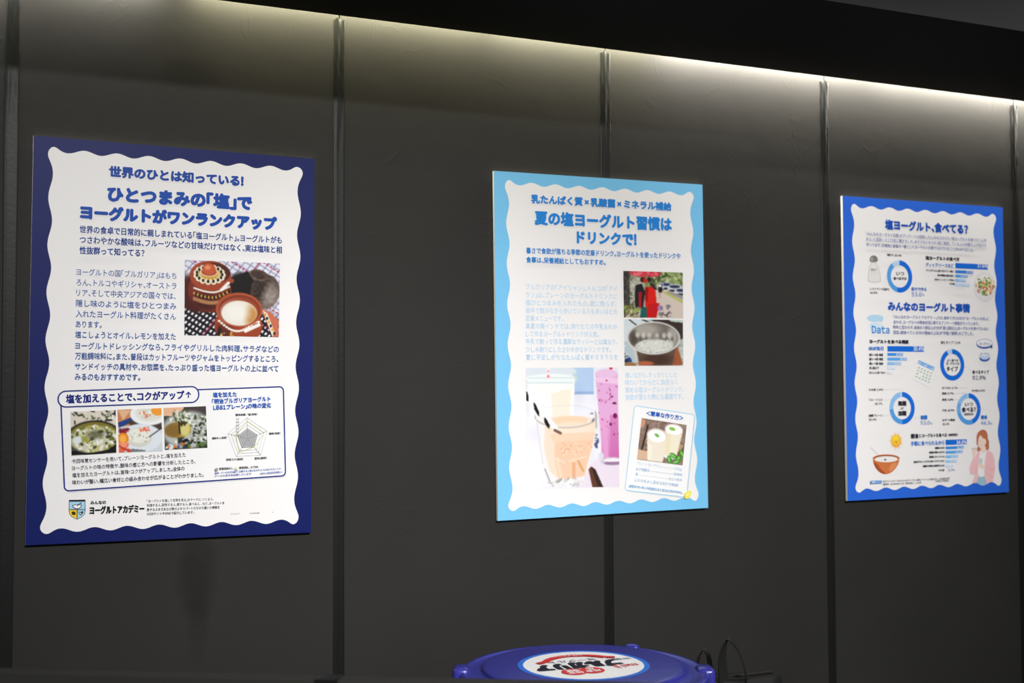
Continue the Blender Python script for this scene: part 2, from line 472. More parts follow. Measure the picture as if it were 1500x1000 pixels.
class Paint:
    """small raster for the photographs printed on the sheets; unit coordinates, y down"""
    def __init__(s, w, h, col, seed=1):
        s.h, s.w = h, w; s.a = np.tile(np.array(col, float) / 255, (h, w, 1)); s.y, s.x = np.mgrid[0:h, 0:w].astype(float)
        s.x /= w - 1; s.y /= h - 1; s.rs = np.random.RandomState(seed); s.asp = w / h
    def mixm(s, m, col):
        c = np.array(col, float) / 255 if not isinstance(col, np.ndarray) else col
        s.a += (c - s.a) * m[..., None]; return s
    def ell(s, cx, cy, rx, ry, col, rot=0, soft=0.08, al=1, clip=None):
        q = math.radians(rot); dx, dy = (s.x - cx) * s.asp, s.y - cy
        X = dx * math.cos(q) + dy * math.sin(q); Y = -dx * math.sin(q) + dy * math.cos(q)
        d = np.sqrt((X / (rx * s.asp)) ** 2 + (Y / ry) ** 2); m = np.clip((1 - d) / soft + .5, 0, 1) * al
        if clip is not None: m = m * clip
        return s.mixm(m, col)
    def em(s, cx, cy, rx, ry): return (((s.x - cx) / rx) ** 2 + ((s.y - cy) / ry) ** 2 < 1).astype(float)
    def poly(s, pts, col, al=1, clip=None):
        m = np.zeros_like(s.x, bool); n = len(pts)
        for i in range(n):
            (x0, y0), (x1, y1) = pts[i], pts[(i + 1) % n]
            if y0 == y1: continue
            c = ((s.y < y0) != (s.y < y1)) & (s.x < (x1 - x0) * (s.y - y0) / (y1 - y0) + x0); m ^= c
        mm = m.astype(float) * al
        if clip is not None: mm = mm * clip
        return s.mixm(mm, col)
    def seg(s, x0, y0, x1, y1, w, col, al=1):
        dx, dy = x1 - x0, y1 - y0; t = np.clip(((s.x - x0) * dx + (s.y - y0) * dy) / (dx * dx + dy * dy + 1e-9), 0, 1)
        d = np.hypot((s.x - x0 - t * dx) * s.asp, s.y - y0 - t * dy); return s.mixm(np.clip((w - d) * s.h + .5, 0, 1) * al, col)
    def noise(s, n):
        g = s.rs.rand(n + 2, n + 2); X = s.x * n; Y = s.y * n; i = X.astype(int); j = Y.astype(int); fx, fy = X - i, Y - j
        fx = fx * fx * (3 - 2 * fx); fy = fy * fy * (3 - 2 * fy)
        return (g[j, i] * (1 - fx) + g[j, i + 1] * fx) * (1 - fy) + (g[j + 1, i] * (1 - fx) + g[j + 1, i + 1] * fx) * fy
    def grain(s, n, amt, mask=1.0):
        s.a += ((s.noise(n) - .5) * 2 * amt * mask)[..., None]; return s
    def blobs(s, n, reg, size, cols, asp=2.0, clip=None, soft=.3):
        for _ in range(n):
            c = cols[s.rs.randint(len(cols))]; r = size * (.5 + s.rs.rand())
            s.ell(reg[0] + s.rs.rand() * (reg[2] - reg[0]), reg[1] + s.rs.rand() * (reg[3] - reg[1]), r / s.asp, r / asp, c, s.rs.rand() * 180, soft, .9, clip)
        return s

def img_pots():
    p = Paint(220, 180, (225, 225, 235), 3)
    u = p.x * 1.22 + p.y * .72; v = p.x * .75 - p.y * 1.0
    A = np.sin(u * 95) > 0; B = np.sin(v * 75) > -.1
    lo = np.clip(((p.y - .55 * p.x) - .12) * 6, 0, 1)
    p.mixm(((~A | ~B) * lo), (22, 18, 24)); p.mixm((A & B) * lo * .85, (232, 232, 238))
    up = 1 - lo
    p.mixm((np.sin(u * 60) > .75) * up * .55, (110, 110, 150)); p.mixm((np.sin(v * 70) > .6) * up * .5, (120, 120, 160))
    for c in (.62, .36, .06, -.22): p.mixm((np.abs(v - c) < .012) * .75 * (np.sin(u * 95) > -.5), (165, 30, 60))
    for c in (.95,): p.mixm((np.abs(u - c) < .014) * .6, (160, 40, 70))
    p.ell(.14, .44, .22, .25, (70, 22, 20), 0, .2)
    p.poly([(.48, .22), (.66, .12), (.74, .3), (.80, .62), (.5, .5)], (18, 15, 15))
    p.ell(.60, .34, .16, .20, (20, 16, 15), 0, .3)
    p.ell(.845, .39, .155, .235, (88, 74, 66), 10, .08); p.ell(.79, .35, .08, .17, (52, 40, 34), 15, .8)
    p.ell(.90, .45, .08, .15, (142, 130, 122), 15, .9); p.ell(.775, .17, .105, .075, (92, 74, 64), 15, .15); p.ell(.765, .165, .075, .05, (64, 48, 42), 15, .4)
    p.grain(38, .07, p.em(.845, .36, .16, .27))
    # lidded pot
    p.ell(.26, .40, .225, .29, (116, 42, 24), 0, .05); p.ell(.22, .55, .15, .11, (66, 22, 16), 0, .8)
    p.poly([(.44, .21), (.515, .24), (.50, .29), (.44, .29)], (168, 72, 44))
    p.ell(.265, .20, .215, .20, (158, 66, 38), 0, .04); p.ell(.30, .16, .17, .135, (74, 32, 26), 0, .1)
    p.ell(.255, .19, .165, .135, (150, 60, 34), 0, .06)
    for i in range(15):
        a = i / 15 * 2 * math.pi; p.ell(.255 + .14 * math.cos(a), .185 + .105 * math.sin(a), .028, .034, (236, 226, 200), 0, .25)
    p.ell(.255, .18, .135, .10, (236, 226, 200)); p.ell(.255, .175, .115, .082, (196, 150, 60))
    for i in range(15):
        a = i / 15 * 2 * math.pi; p.ell(.255 + .132 * math.cos(a), .18 + .098 * math.sin(a), .013, .022, (26, 22, 20), 0, .4)
        p.ell(.255 + .10 * math.cos(a + .2), .178 + .074 * math.sin(a + .2), .008, .016, (228, 208, 150), 0, .4)
    p.ell(.25, .155, .09, .058, (230, 214, 190)); p.ell(.25, .15, .080, .052, (170, 74, 40)); p.ell(.25, .11, .068, .075, (192, 86, 48), 0, .1); p.ell(.235, .09, .03, .03, (226, 140, 100), 0, .9)
    for i in range(20):
        t = i / 19; x = .10 + .36 * t; y = .37 + .05 * math.sin(math.pi * t)
        p.ell(x, y - .0 - .08 * max(0, t - .6), .012, .014, (232, 226, 216), 0, .4)
        p.ell(x, y + .07 - .10 * max(0, t - .6), .014, .020, (24, 18, 16) if i % 2 else (196, 146, 56), 0, .4)
        p.ell(x - .005, y + .14, .010, .030, (176, 124, 84), 0, .5)
    for i in range(9): p.ell(.38 + i * .009, .385 - i * .012, .016, .02, (238, 236, 232), 0, .4)
    # lid lying at the lower right
    p.poly([(.80, .62), (.90, .66), (1, .78), (1, 1), (.93, 1)], (196, 108, 78)); p.poly([(.82, .64), (.87, .68), (.96, .95), (.93, .99)], (232, 222, 206))
    for i in range(6): p.ell(.85 + i * .020, .70 + i * .05, .012, .022, (28, 22, 22) if i % 2 else (206, 160, 70), 0, .4)
    # open bowl
    p.ell(.565, .86, .255, .25, (152, 62, 34), 0, .03); p.ell(.42, .92, .08, .12, (96, 36, 22), 0, .9)
    p.poly([(.36, .86), (.42, 1), (.33, 1)], (40, 20, 18))
    for i in range(17):
        t = i / 16; p.ell(.36 + .42 * t, .80 + .13 * math.sin(math.pi * min(1, t * 1.1)), .016, .017, (236, 228, 218), 0, .4)
    for i in range(8): p.ell(.64 + .02 * i, .925 - .012 * i, .02, .024, (238, 234, 228), 0, .4)
    p.blobs(14, (.36, .95, .5, 1), .02, [(30, 22, 20), (200, 150, 60), (232, 222, 206)])
    p.ell(.570, .645, .247, .232, (172, 80, 48), 0, .03); p.ell(.572, .65, .222, .205, (128, 50, 30), 0, .06); p.ell(.572, .66, .205, .185, (150, 66, 40), 0, .05)
    m = p.em(.572, .69, .19, .165)
    p.ell(.572, .69, .190, .168, (226, 220, 206), 0, .05); p.ell(.70, .72, .075, .13, (190, 132, 66), 0, .9, .9, m); p.ell(.53, .68, .13, .13, (238, 234, 226), 0, .8)
    return p.a

def img_pan():
    p = Paint(90, 85, (214, 204, 190), 5)
    p.blobs(40, (0, .0, 1, .25), .05, [(40, 50, 26), (80, 96, 50), (230, 226, 220), (24, 28, 18)], 3)
    p.ell(.5, .62, .62, .40, (24, 22, 18)); p.ell(.5, .60, .56, .345, (120, 110, 44)); p.ell(.5, .66, .52, .30, (196, 196, 170), 0, .3)
    m = p.em(.5, .64, .54, .32)
    p.blobs(130, (.0, .35, 1, 1), .05, [(226, 226, 214), (150, 150, 70), (92, 96, 36), (190, 188, 130), (54, 56, 30), (236, 236, 232), (170, 160, 60)], 1.6, m)
    p.ell(.13, .66, .10, .09, (214, 222, 230), 0, .5); p.ell(.55, .55, .20, .10, (70, 72, 44), 0, .8, .7)
    p.poly([(0, .88), (.35, .97), (.8, .92), (1, .80), (1, 1), (0, 1)], (16, 16, 14)); return p.a
def img_plate():
    p = Paint(90, 85, (200, 206, 210), 7)
    p.poly([(0, 0), (.35, 0), (.42, .38), (0, .40)], (196, 128, 84)); p.poly([(0, 0), (.3, .02), (.12, .25)], (222, 176, 136)); p.poly([(.0, .3), (.5, .12), (.6, .2), (.02, .42)], (30, 60, 130))
    p.poly([(.2, .28), (.6, .2), (1, .3), (1, .5), (.3, .4)], (70, 58, 50))
    p.ell(.72, .12, .44, .27, (232, 234, 236)); p.ell(.74, .1, .33, .2, (214, 214, 204), 0, .3)
    p.blobs(12, (.45, .0, 1, .22), .05, [(222, 110, 70), (206, 208, 196), (238, 238, 232)]); p.ell(.92, .05, .16, .12, (232, 150, 50))
    p.ell(.5, .68, .50, .33, (216, 222, 230)); p.ell(.47, .66, .30, .23, (206, 206, 196)); p.ell(.47, .62, .27, .17, (228, 228, 216), 0, .2)
    p.blobs(26, (.25, .52, .7, .78), .02, [(120, 120, 100), (240, 240, 236), (180, 180, 160)])
    p.blobs(16, (.48, .42, .72, .52), .035, [(226, 96, 66), (232, 150, 110)])
    p.blobs(7, (.06, .44, .22, .56), .06, [(120, 26, 44), (170, 40, 40)]); p.ell(.1, .68, .13, .14, (226, 130, 30)); p.ell(.1, .68, .08, .09, (240, 176, 70), 0, .4)
    p.blobs(14, (0, .82, .25, 1), .08, [(226, 96, 70), (190, 60, 40), (240, 150, 120)]); p.seg(.7, .66, 1, .46, .012, (40, 44, 48)); p.poly([(.28, .92), (.6, .96), (.6, 1), (.26, 1)], (112, 116, 120))
    return p.a
def img_cheese():
    p = Paint(90, 85, (56, 60, 50), 9)
    p.poly([(0, 0), (.5, 0), (.3, .2), (0, .2)], (226, 176, 140)); p.poly([(.45, 0), (1, 0), (1, .2), (.8, .15)], (70, 60, 60))
    p.ell(.55, .55, .60, .45, (176, 180, 176), 0, .2)
    p.blobs(130, (.3, .25, 1, .85), .045, [(236, 236, 230), (60, 74, 40), (150, 156, 140), (30, 34, 28), (214, 216, 206)], 2)
    p.ell(.32, .54, .31, .19, (150, 118, 50)); p.ell(.20, .55, .2, .15, (128, 98, 44), 0, .5); p.ell(.48, .52, .13, .18, (206, 196, 120), 0, .5)
    p.blobs(50, (.12, .08, .58, .32), .05, [(70, 84, 50), (196, 200, 176), (120, 126, 96), (230, 230, 220)], 3)
    p.blobs(24, (.0, .78, .6, 1), .06, [(226, 120, 50), (30, 44, 30), (236, 236, 236), (40, 60, 110), (20, 20, 20)])
    p.blobs(12, (.5, .85, 1, 1), .06, [(80, 110, 50), (30, 40, 26)]); p.seg(.35, .35, .36, .62, .02, (30, 24, 16)); p.blobs(5, (.4, .36, .52, .42), .05, [(50, 44, 20)]); return p.a
def img_street():
    p = Paint(112, 92, (206, 192, 180), 13)
    p.poly([(0, 0), (1, 0), (1, .32), (.5, .40), (0, .5)], (130, 140, 96)); p.blobs(80, (.3, .0, 1, .28), .05, [(150, 170, 96), (84, 104, 58), (190, 200, 150), (60, 76, 44)])
    p.poly([(.1, .12), (.36, .15), (.36, .8), (.1, .8)], (168, 166, 150)); p.blobs(40, (.1, .15, .3, .8), .04, [(200, 196, 180), (120, 118, 96), (90, 96, 70)], 3)
    for x, y, w in ((.72, .24, .10), (.86, .28, .13), (.97, .36, .12), (.62, .26, .06)):
        p.ell(x, y + .06, w, .085, (196, 200, 210)); p.ell(x, y + .03, w * .7, .035, (50, 60, 84)); p.ell(x, y + .12, w * .8, .022, (36, 36, 40))
    p.poly([(.62, .42), (.72, .44), (1, .62), (1, .68), (.8, .54)], (176, 184, 90)); p.poly([(.74, .42), (1, .50), (1, .60), (.72, .44)], (150, 146, 144))
    p.poly([(0, 0), (.11, 0), (.10, .8), (.0, 1)], (66, 62, 58)); p.grain(30, .09, (p.x < .11) * 1.0)
    p.blobs(34, (.0, .72, .30, 1), .05, [(90, 84, 60), (140, 160, 70), (60, 56, 40), (150, 140, 110)])
    p.ell(.36, .03, .26, .09, (206, 60, 76), 0, .25); p.blobs(14, (.14, 0, .6, .08), .05, [(226, 110, 120), (196, 40, 60)]); p.poly([(.38, .08), (.41, .08), (.41, .3), (.38, .3)], (120, 130, 70))
    p.poly([(.20, .30), (.30, .26), (.36, .44), (.32, .78), (.19, .76), (.18, .5)], (32, 34, 38)); p.ell(.32, .18, .045, .06, (66, 34, 28)); p.ell(.36, .2, .035, .05, (196, 36, 34))
    p.poly([(.25, .45), (.30, .45), (.29, .78), (.25, .76)], (170, 24, 34)); p.ell(.43, .17, .035, .055, (50, 32, 28)); p.poly([(.42, .24), (.5, .26), (.56, .38), (.5, .42)], (60, 44, 50))
    p.poly([(.37, .34), (.46, .32), (.53, .40), (.55, .68), (.54, 1), (.38, 1), (.35, .6)], (214, 32, 24)); p.poly([(.36, .34), (.41, .33), (.40, .66), (.36, .60)], (150, 18, 18)); p.poly([(.40, .70), (.6, .67), (.54, 1), (.38, 1)], (190, 24, 26))
    p.poly([(.27, .86), (.33, .76), (.38, .76), (.38, 1), (.28, 1)], (24, 92, 84)); p.ell(.60, .78, .04, .06, (160, 120, 176)); p.poly([(.58, .28), (.64, .28), (.64, .45), (.58, .44)], (30, 28, 34)); p.ell(.61, .30, .03, .03, (230, 220, 220)); p.poly([(.59, .45), (.62, .45), (.62, .58), (.60, .58)], (196, 150, 120))
    p.blobs(14, (.60, .70, .80, .80), .03, [(110, 104, 116)], 3); p.blobs(26, (.55, .88, .82, .97), .03, [(70, 64, 70), (120, 110, 112)], 3); return p.a
def img_steel():
    p = Paint(112, 92, (176, 190, 196), 15)
    p.poly([(0, 0), (.4, 0), (.2, .3), (0, .5)], (206, 214, 218)); p.seg(.08, 0, .2, .12, .012, (40, 36, 34)); p.seg(.3, .0, .42, .06, .015, (30, 28, 28)); p.poly([(.45, 0), (1, 0), (1, .5), (.8, .3)], (58, 48, 42)); p.poly([(.75, 0), (1, 0), (1, .06), (.8, .04)], (190, 200, 190))
    p.poly([(.85, .5), (1, .4), (1, 1), (.85, 1)], (176, 182, 170)); p.blobs(30, (.85, .5, 1, 1), .03, [(140, 150, 140), (206, 210, 200)])
    p.poly([(.82, .66), (.9, .58), (.99, .96), (.96, 1), (.78, 1)], (156, 88, 56)); p.ell(.06, .9, .06, .09, (36, 70, 150)); p.blobs(9, (0, .55, .06, .9), .04, [(40, 40, 44), (206, 214, 220)]); p.ell(.08, .98, .12, .06, (150, 110, 70))
    p.poly([(.12, .55), (.88, .55), (.80, 1), (.24, 1)], (96, 78, 66)); p.poly([(.13, .6), (.2, .66), (.25, 1), (.2, 1)], (196, 196, 192)); p.ell(.55, .86, .25, .13, (72, 50, 40), 0, .8); p.ell(.35, .95, .14, .05, (176, 96, 60), 0, .5)
    p.ell(.495, .40, .455, .36, (206, 204, 200), 0, .03); p.ell(.495, .395, .425, .325, (112, 106, 98), 0, .04)
    m = p.em(.495, .395, .42, .32)
    p.ell(.36, .22, .22, .14, (172, 166, 156), 0, .9, .9, m); p.ell(.82, .36, .09, .22, (176, 172, 166), 0, .8, .8, m); p.ell(.16, .40, .06, .16, (70, 64, 58), 0, .8, .8, m)
    for x in (.22, .32, .42, .55, .67, .76): p.ell(x, .36 - abs(x - .5) * .1, .035, .06, (206, 202, 194), 0, .8, .8, m); p.ell(x + .05, .42, .02, .05, (84, 80, 74), 0, .8, .7, m)
    p.ell(.5, .62, .33, .20, (212, 212, 204), 0, .15, 1, m); p.blobs(50, (.2, .44, .82, .7), .025, [(228, 228, 222), (190, 190, 180), (204, 204, 198)], 1.5, m); p.ell(.5, .40, .12, .04, (150, 144, 136), 0, .8, .7, m); return p.a
def img_shake():
    p = Paint(190, 240, (231, 230, 238), 17)
    p.mixm(np.clip(1 - p.y * 2.4, 0, 1) * .5, (220, 226, 236)); p.poly([(.50, .0), (.73, .0), (.73, .225), (.48, .225)], (176, 200, 230)); p.poly([(.5, .2), (.73, .2), (.73, .225), (.5, .225)], (150, 176, 214)); p.grain(9, .025)
    p.poly([(.56, .88), (1, .62), (1, 1), (.5, 1)], (228, 216, 228))
    # jar behind
    p.poly([(.02, .10), (.52, .10), (.50, .45), (.04, .45)], (240, 240, 240)); p.ell(.26, .03, .28, .05, (214, 222, 230)); p.ell(.27, .09, .27, .04, (232, 238, 238)); p.seg(.02, .125, .5, .125, .006, (206, 220, 220)); p.seg(.03, .085, .53, .085, .005, (206, 220, 220)); p.seg(.52, .05, .54, .1, .01, (190, 214, 206))
    p.poly([(.26, .19), (.48, .18), (.45, .46), (.28, .46)], (240, 230, 212)); p.ell(.20, .18, .17, .035, (240, 240, 236)); p.seg(.235, .0, .235, .09, .014, (236, 228, 228)); p.ell(.235, .072, .014, .012, (236, 120, 140)); p.ell(.235, .03, .012, .008, (236, 150, 160))
    # berry glass
    p.poly([(.745, .05), (1, .05), (1, .79), (.86, .78), (.82, .74), (.79, .50)], (224, 170, 214)); p.mixm(((p.x > .80) & (p.y > .42) & (p.y < .765)) * .55 * np.clip((p.y - .42) * 3, 0, 1), (190, 70, 150)); p.poly([(.745, .08), (1, .09), (1, .14), (.76, .12)], (236, 196, 226)); p.ell(.87, .05, .125, .035, (228, 190, 222))
    p.poly([(.90, .40), (1, .40), (1, .76), (.90, .76)], (200, 104, 168), .6); p.poly([(.79, .42), (.87, .42), (.885, .765), (.83, .75)], (226, 160, 206), .8)
    p.blobs(26, (.78, .12, 1, .56), .010, [(130, 24, 90), (176, 60, 130), (206, 110, 170)]); p.ell(.955, .30, .024, .009, (110, 20, 60)); p.ell(.96, .405, .024, .022, (120, 24, 90)); p.ell(.91, .475, .014, .014, (110, 20, 80)); p.ell(.92, .0, .02, .018, (214, 40, 60)); p.ell(.87, .11, .012, .007, (150, 40, 70))
    p.ell(.92, .785, .13, .035, (206, 196, 210)); p.ell(.93, .80, .10, .016, (150, 120, 150)); p.ell(.93, .775, .10, .014, (236, 230, 238)); p.ell(.80, .74, .03, .03, (214, 214, 226)); p.blobs(9, (.73, .48, .76, .66), .02, [(70, 76, 110), (196, 200, 224)])
    # peach glass
    p.poly([(.11, .40), (.76, .40), (.745, .55), (.70, .72), (.64, .88), (.57, .965), (.42, .985), (.30, .96), (.21, .88), (.15, .70)], (236, 230, 228), .85)
    p.poly([(.20, .44), (.74, .46), (.735, .55), (.69, .70), (.645, .80), (.61, .90), (.45, .935), (.33, .92), (.24, .86), (.18, .66)], (243, 216, 196)); p.poly([(.30, .62), (.72, .60), (.67, .74), (.62, .90), (.45, .925), (.33, .915), (.29, .75)], (236, 192, 160), .75)
    p.ell(.46, .455, .265, .055, (248, 214, 186)); p.ell(.48, .45, .22, .04, (246, 206, 174), 0, .5)
    p.ell(.5, .50, .22, .05, (250, 226, 208), 0, .6, .6); p.poly([(.25, .55), (.74, .54), (.72, .60), (.5, .63), (.28, .62)], (240, 200, 168), .6); p.blobs(60, (.36, .62, .70, .73), .006, [(214, 150, 110), (250, 220, 196)])
    for x0, y0, x1, y1, w, c in ((.32, .76, .36, .90, .02, (246, 216, 190)), (.5, .80, .50, .92, .02, (220, 160, 114)), (.55, .78, .60, .86, .015, (206, 150, 90)), (.28, .74, .4, .79, .006, (250, 232, 216)), (.45, .78, .64, .74, .006, (250, 230, 210))): p.seg(x0, y0, x1, y1, w * .7, c, .7)
    p.ell(.43, .955, .20, .03, (226, 224, 224), 0, .2); p.blobs(22, (.24, .92, .62, .985), .02, [(190, 190, 190), (246, 246, 246), (160, 156, 150), (230, 236, 240)], 2.35)
    rim = [(.425 + .335 * math.cos(a), .40 + .095 * math.sin(a)) for a in np.linspace(-.06, math.pi + .06, 26)]
    for (x0, y0), (x1, y1) in zip(rim, rim[1:]): p.seg(x0, y0, x1, y1, .005, (214, 210, 204)); p.seg(x0, y0 + .006, x1, y1 + .006, .0022, (128, 122, 112), .8)
    rim = [(.425 + .335 * math.cos(a), .40 - .085 * math.sin(a)) for a in np.linspace(0, math.pi, 26)]
    for (x0, y0), (x1, y1) in zip(rim, rim[1:]): p.seg(x0, y0, x1, y1, .002, (206, 208, 212), .8)
    p.seg(.745, .37, .75, .5, .006, (176, 166, 150)); p.seg(.10, .4, .17, .80, .003, (206, 206, 206)); p.seg(.19, .84, .24, .94, .005, (150, 150, 150)); p.blobs(8, (.66, .38, .74, .46), .014, [(120, 120, 140), (230, 230, 236)])
    # straw
    p.poly([(0, .175), (.34, .50), (.31, .54), (0, .235)], (242, 240, 240))
    for q in ([(.0, .195), (.012, .20), (.026, .245), (.022, .28), (.0, .27)], [(.075, .285), (.095, .30), (.135, .365), (.138, .405), (.115, .39), (.082, .34)], [(.190, .41), (.21, .425), (.245, .475), (.24, .51), (.215, .49), (.19, .455)]): p.poly(q, (28, 28, 30))
    p.seg(.30, .52, .36, .545, .012, (120, 90, 76)); p.poly([(.66, .85), (.69, .825), (.735, .85), (.82, 1), (.70, 1)], (58, 40, 34)); p.poly([(.66, .85), (.69, .83), (.76, 1), (.70, 1)], (96, 60, 46)); return p.a
def img_recipe():
    p = Paint(90, 84, (140, 116, 104), 19)
    p.grain(26, .09); p.poly([(0, 0), (.1, .05), (.06, .2), (0, .25)], (206, 150, 120)); p.poly([(.14, .12), (.17, .14), (.08, .88), (.04, .9)], (44, 32, 28)); p.blobs(20, (.2, .1, .5, .3), .05, [(110, 90, 80), (170, 150, 140)], 4)
    p.poly([(0, .75), (.3, .8), (.3, 1), (0, 1)], (214, 180, 150)); p.blobs(16, (.75, .5, 1, .9), .06, [(190, 150, 120), (120, 84, 60), (206, 180, 150)])
    p.poly([(.53, .18), (.93, .18), (.85, .8), (.57, .84)], (238, 230, 206)); p.ell(.71, .84, .14, .05, (240, 238, 236)); p.ell(.73, .16, .20, .14, (222, 214, 206)); p.ell(.73, .17, .18, .12, (250, 248, 244)); p.ell(.69, .15, .07, .04, (120, 190, 60), 10); p.poly([(.56, .3), (.68, .3), (.68, .8), (.58, .8)], (226, 206, 150), .35)
    p.poly([(.16, .42), (.58, .42), (.56, 1), (.22, 1)], (236, 226, 208)); p.ell(.37, .36, .22, .17, (214, 204, 196)); p.ell(.37, .38, .20, .15, (250, 249, 246)); p.ell(.37, .36, .06, .035, (110, 176, 80), 30); p.poly([(.19, .58), (.3, .62), (.3, 1), (.24, 1)], (246, 238, 224), .6)
    for x, y, r in ((.78, .80, -60), (.90, .86, 20), (.70, .90, 160), (.86, .94, 60), (.97, .72, -40)): p.ell(x, y, .05, .10, (58, 140, 50), r, .2); p.ell(x - .01, y, .02, .07, (150, 210, 110), r, .5)
    return p.a

NAVY, BLU = (26, 62, 148), (20, 82, 178)
# ---- poster 1
def poster_left():
    P = Poster([(49.5, 198.4), (461.7, 232), (455.2, 779.2), (36.5, 799.6)], (0.4213, 0.1040), -0.0085, (18, 29, 92),
               'dark navy bordered poster, leftmost on the wall, with a photo of brown clay pots')
    P.head('世界のひとは知っている!', 161, 251.1, 356.5, 14.5, (22, 70, 160), 1.5)
    P.head('ひとつまみの「塩」で', 159, 284, 368.6, 20, (16, 74, 168), 2.35)
    P.head('ヨーグルトがワンランクアップ', 119.1, 311, 404.8, 18.5, (16, 74, 168), 2.35)
    i = Ink(P, 'lead_text')
    P.lines(i, [('世界の食卓で日常的に親しまれている「塩ヨーグルト」。ヨーグルトがも', 117.2, 335.8, 413.1),
                ('つさわやかな酸味は、フルーツなどの甘味だけではなく、実は塩味と相', 117.2, 351.1, 413.1),
                ('性抜群って知ってる？', 117, 366.6, 211.7)], 10.2, (28, 62, 140), 0.42)
    i.build()
    i = Ink(P, 'body_text')
    P.lines(i, [('ヨーグルトの国「ブルガリア」はもち', 112, 398.3, 258.6), ('ろん、トルコやギリシャ、オーストラ', 112, 413.7, 258.6),
                ('リア、そして中央アジアの国々では、', 112, 429, 257.5), ('隠し味のように塩をひとつまみ', 111.5, 444.3, 258.3),
                ('入れたヨーグルト料理がたくさん', 111.2, 459.7, 258), ('あります。', 111, 475, 149), ('塩こしょうとオイル、レモンを加えた', 110.3, 490.2, 257.3),
                ('ヨーグルトドレッシングなら、フライやグリルした肉料理、サラダなどの', 110.1, 506.5, 408.3), ('万能調味料に。また、普段はカットフルーツやジャムをトッピングするところ、', 110, 521.5, 407.6),
                ('サンドイッチの具材や、お惣菜を、たっぷり盛った塩ヨーグルトの上に並べて', 109.8, 536.8, 407.6), ('みるのもおすすめです。', 109.6, 552, 205.3)], 9.6, (72, 100, 164), 0.16)
    i.build()
    P.photo([(271.0, 380.2), (410.5, 385.2), (408.5, 493.2), (270.2, 490.8)], img_pots(), label='printed photo of brown glazed clay pots and a bowl of yogurt on checked cloth')
    i = Ink(P, 'feature_box')
    q = rrect([P.mm(88.6, 578.3), P.mm(415.0, 565.7), P.mm(418.0, 696.0), P.mm(94.2, 719.8)], 9)
    i.poly([p + np.array([2.2, 4.0]) for p in q], (214, 213, 214)); i.poly(q, (240, 239, 238)); i.stroke(q, 3.0, (30, 42, 124), True)
    q = rrect([P.mm(84.8, 573.8), P.mm(290.8, 565.6), P.mm(291.2, 588.8), P.mm(85.2, 597.0)], 15.6, 10)
    i.poly(q, (241, 240, 239)); i.stroke(q, 3.0, (30, 42, 124), True)
    P.line(i, '塩を加えることで、コクがアップ', 96.9, 585.3, 269.6, 12, (26, 40, 120), 0.9, 578.4)
    a0, b0 = P.mm(276.0, 582.6), P.mm(275.9, 574.0); i.stroke([a0, b0], 2.6, (26, 40, 120)); i.stroke([b0 + np.array([-5.2, 5.6]), b0, b0 + np.array([5.2, 5.6])], 2.6, (26, 40, 120))
    i.build()
    i = Ink(P, 'feature_text', 0.0012)
    P.lines(i, [('今回味覚センサーを用いて、プレーンヨーグルトと、塩を加えた', 105, 676.2, 271.6, 666), ('ヨーグルトの味の特徴や、酸味の感じ方への影響を分析したところ、', 105, 686.4, 286.2, 675.5),
                ('塩を加えたヨーグルトは、旨味・コクがアップしました。全体の', 105.7, 696.6, 269.9, 685.7), ('味わいが整い、幅広い食材との組み合わせが広がることがわかりました。', 105.7, 707.1, 298.1, 694.9)], 6.2, (70, 72, 84), 0.12)
    P.lines(i, [('塩を加えた', 311.9, 578.1, 346.4, 576.9), ('「明治ブルガリアヨーグルト', 310.7, 587.8, 395.7, 583.4), ('LB81プレーン」の味の変化', 312.4, 596.6, 396.7, 592.6)], 6.8, (42, 92, 184), 0.35)
    i.build()
    for qd, im, lb in (([(103, 603.4), (169.3, 600.6), (170.5, 663.5), (104.5, 667.8)], img_pan(), 'printed photo of creamy greens in a black pan'),
                       ([(172, 600.2), (236.4, 597.6), (238, 660.5), (173.9, 663.1)], img_plate(), 'printed photo of a white dip with orange fruit on a plate'),
                       ([(239.5, 597.3), (301.6, 594.5), (303.6, 655.4), (241.3, 658.9)], img_cheese(), 'printed photo of a pale cheese topped with herbs')):
        P.photo(qd, im, label=lb, lift=0.0012)
    i = Ink(P, 'radar_chart', 0.0012)
    Z = lambda x, y: (300 + x / 6.67, 560 + y / 6.67)
    c = np.array([418, 548.0]); out = [np.array(v, float) for v in ((412, 343), (607, 472), (545, 707), (305, 720), (222, 497))]
    MM = lambda v: P.mm(*Z(*v))
    i.poly([MM(c + (o - c) * .5) for o in out], (176, 176, 178))
    for f in (1, .83, .67, .5, .37, .25, .12): i.stroke([MM(c + (o - c) * f) for o in out], 0.5 if f > .5 else .7, (140, 140, 144) if f > .5 else (88, 88, 92), True)
    for o in out: i.stroke([MM(c), MM(o)], 0.5, (110, 110, 112))
    i.stroke([MM(v) for v in ((413, 375), (578, 488), (520, 580), (480, 625), (400, 657), (335, 675), (318, 600), (305, 515), (345, 460))], 1.1, (178, 200, 96), True)
    g = (84, 84, 90)
    for t, x0, y0, x1, y1 in (('酸味余韻／塩（先味）', 300, 315, 512, 307), ('塩味（先味）', 625, 497, 735, 491), ('酸味キレ（先味）', 72, 544, 212, 536), ('旨味コク（後味）', 208, 752, 372, 745), ('苦味（後味）', 484, 739, 602, 731),
                              ('食塩添加なし', 135, 841, 276, 834), ('食塩添加_0.75%', 332, 830, 518, 820)):
        a, b = Z(x0, y0), Z(x1, y1); P.line(i, t, a[0], a[1], b[0], 3.1, g, 0.18, b[1])
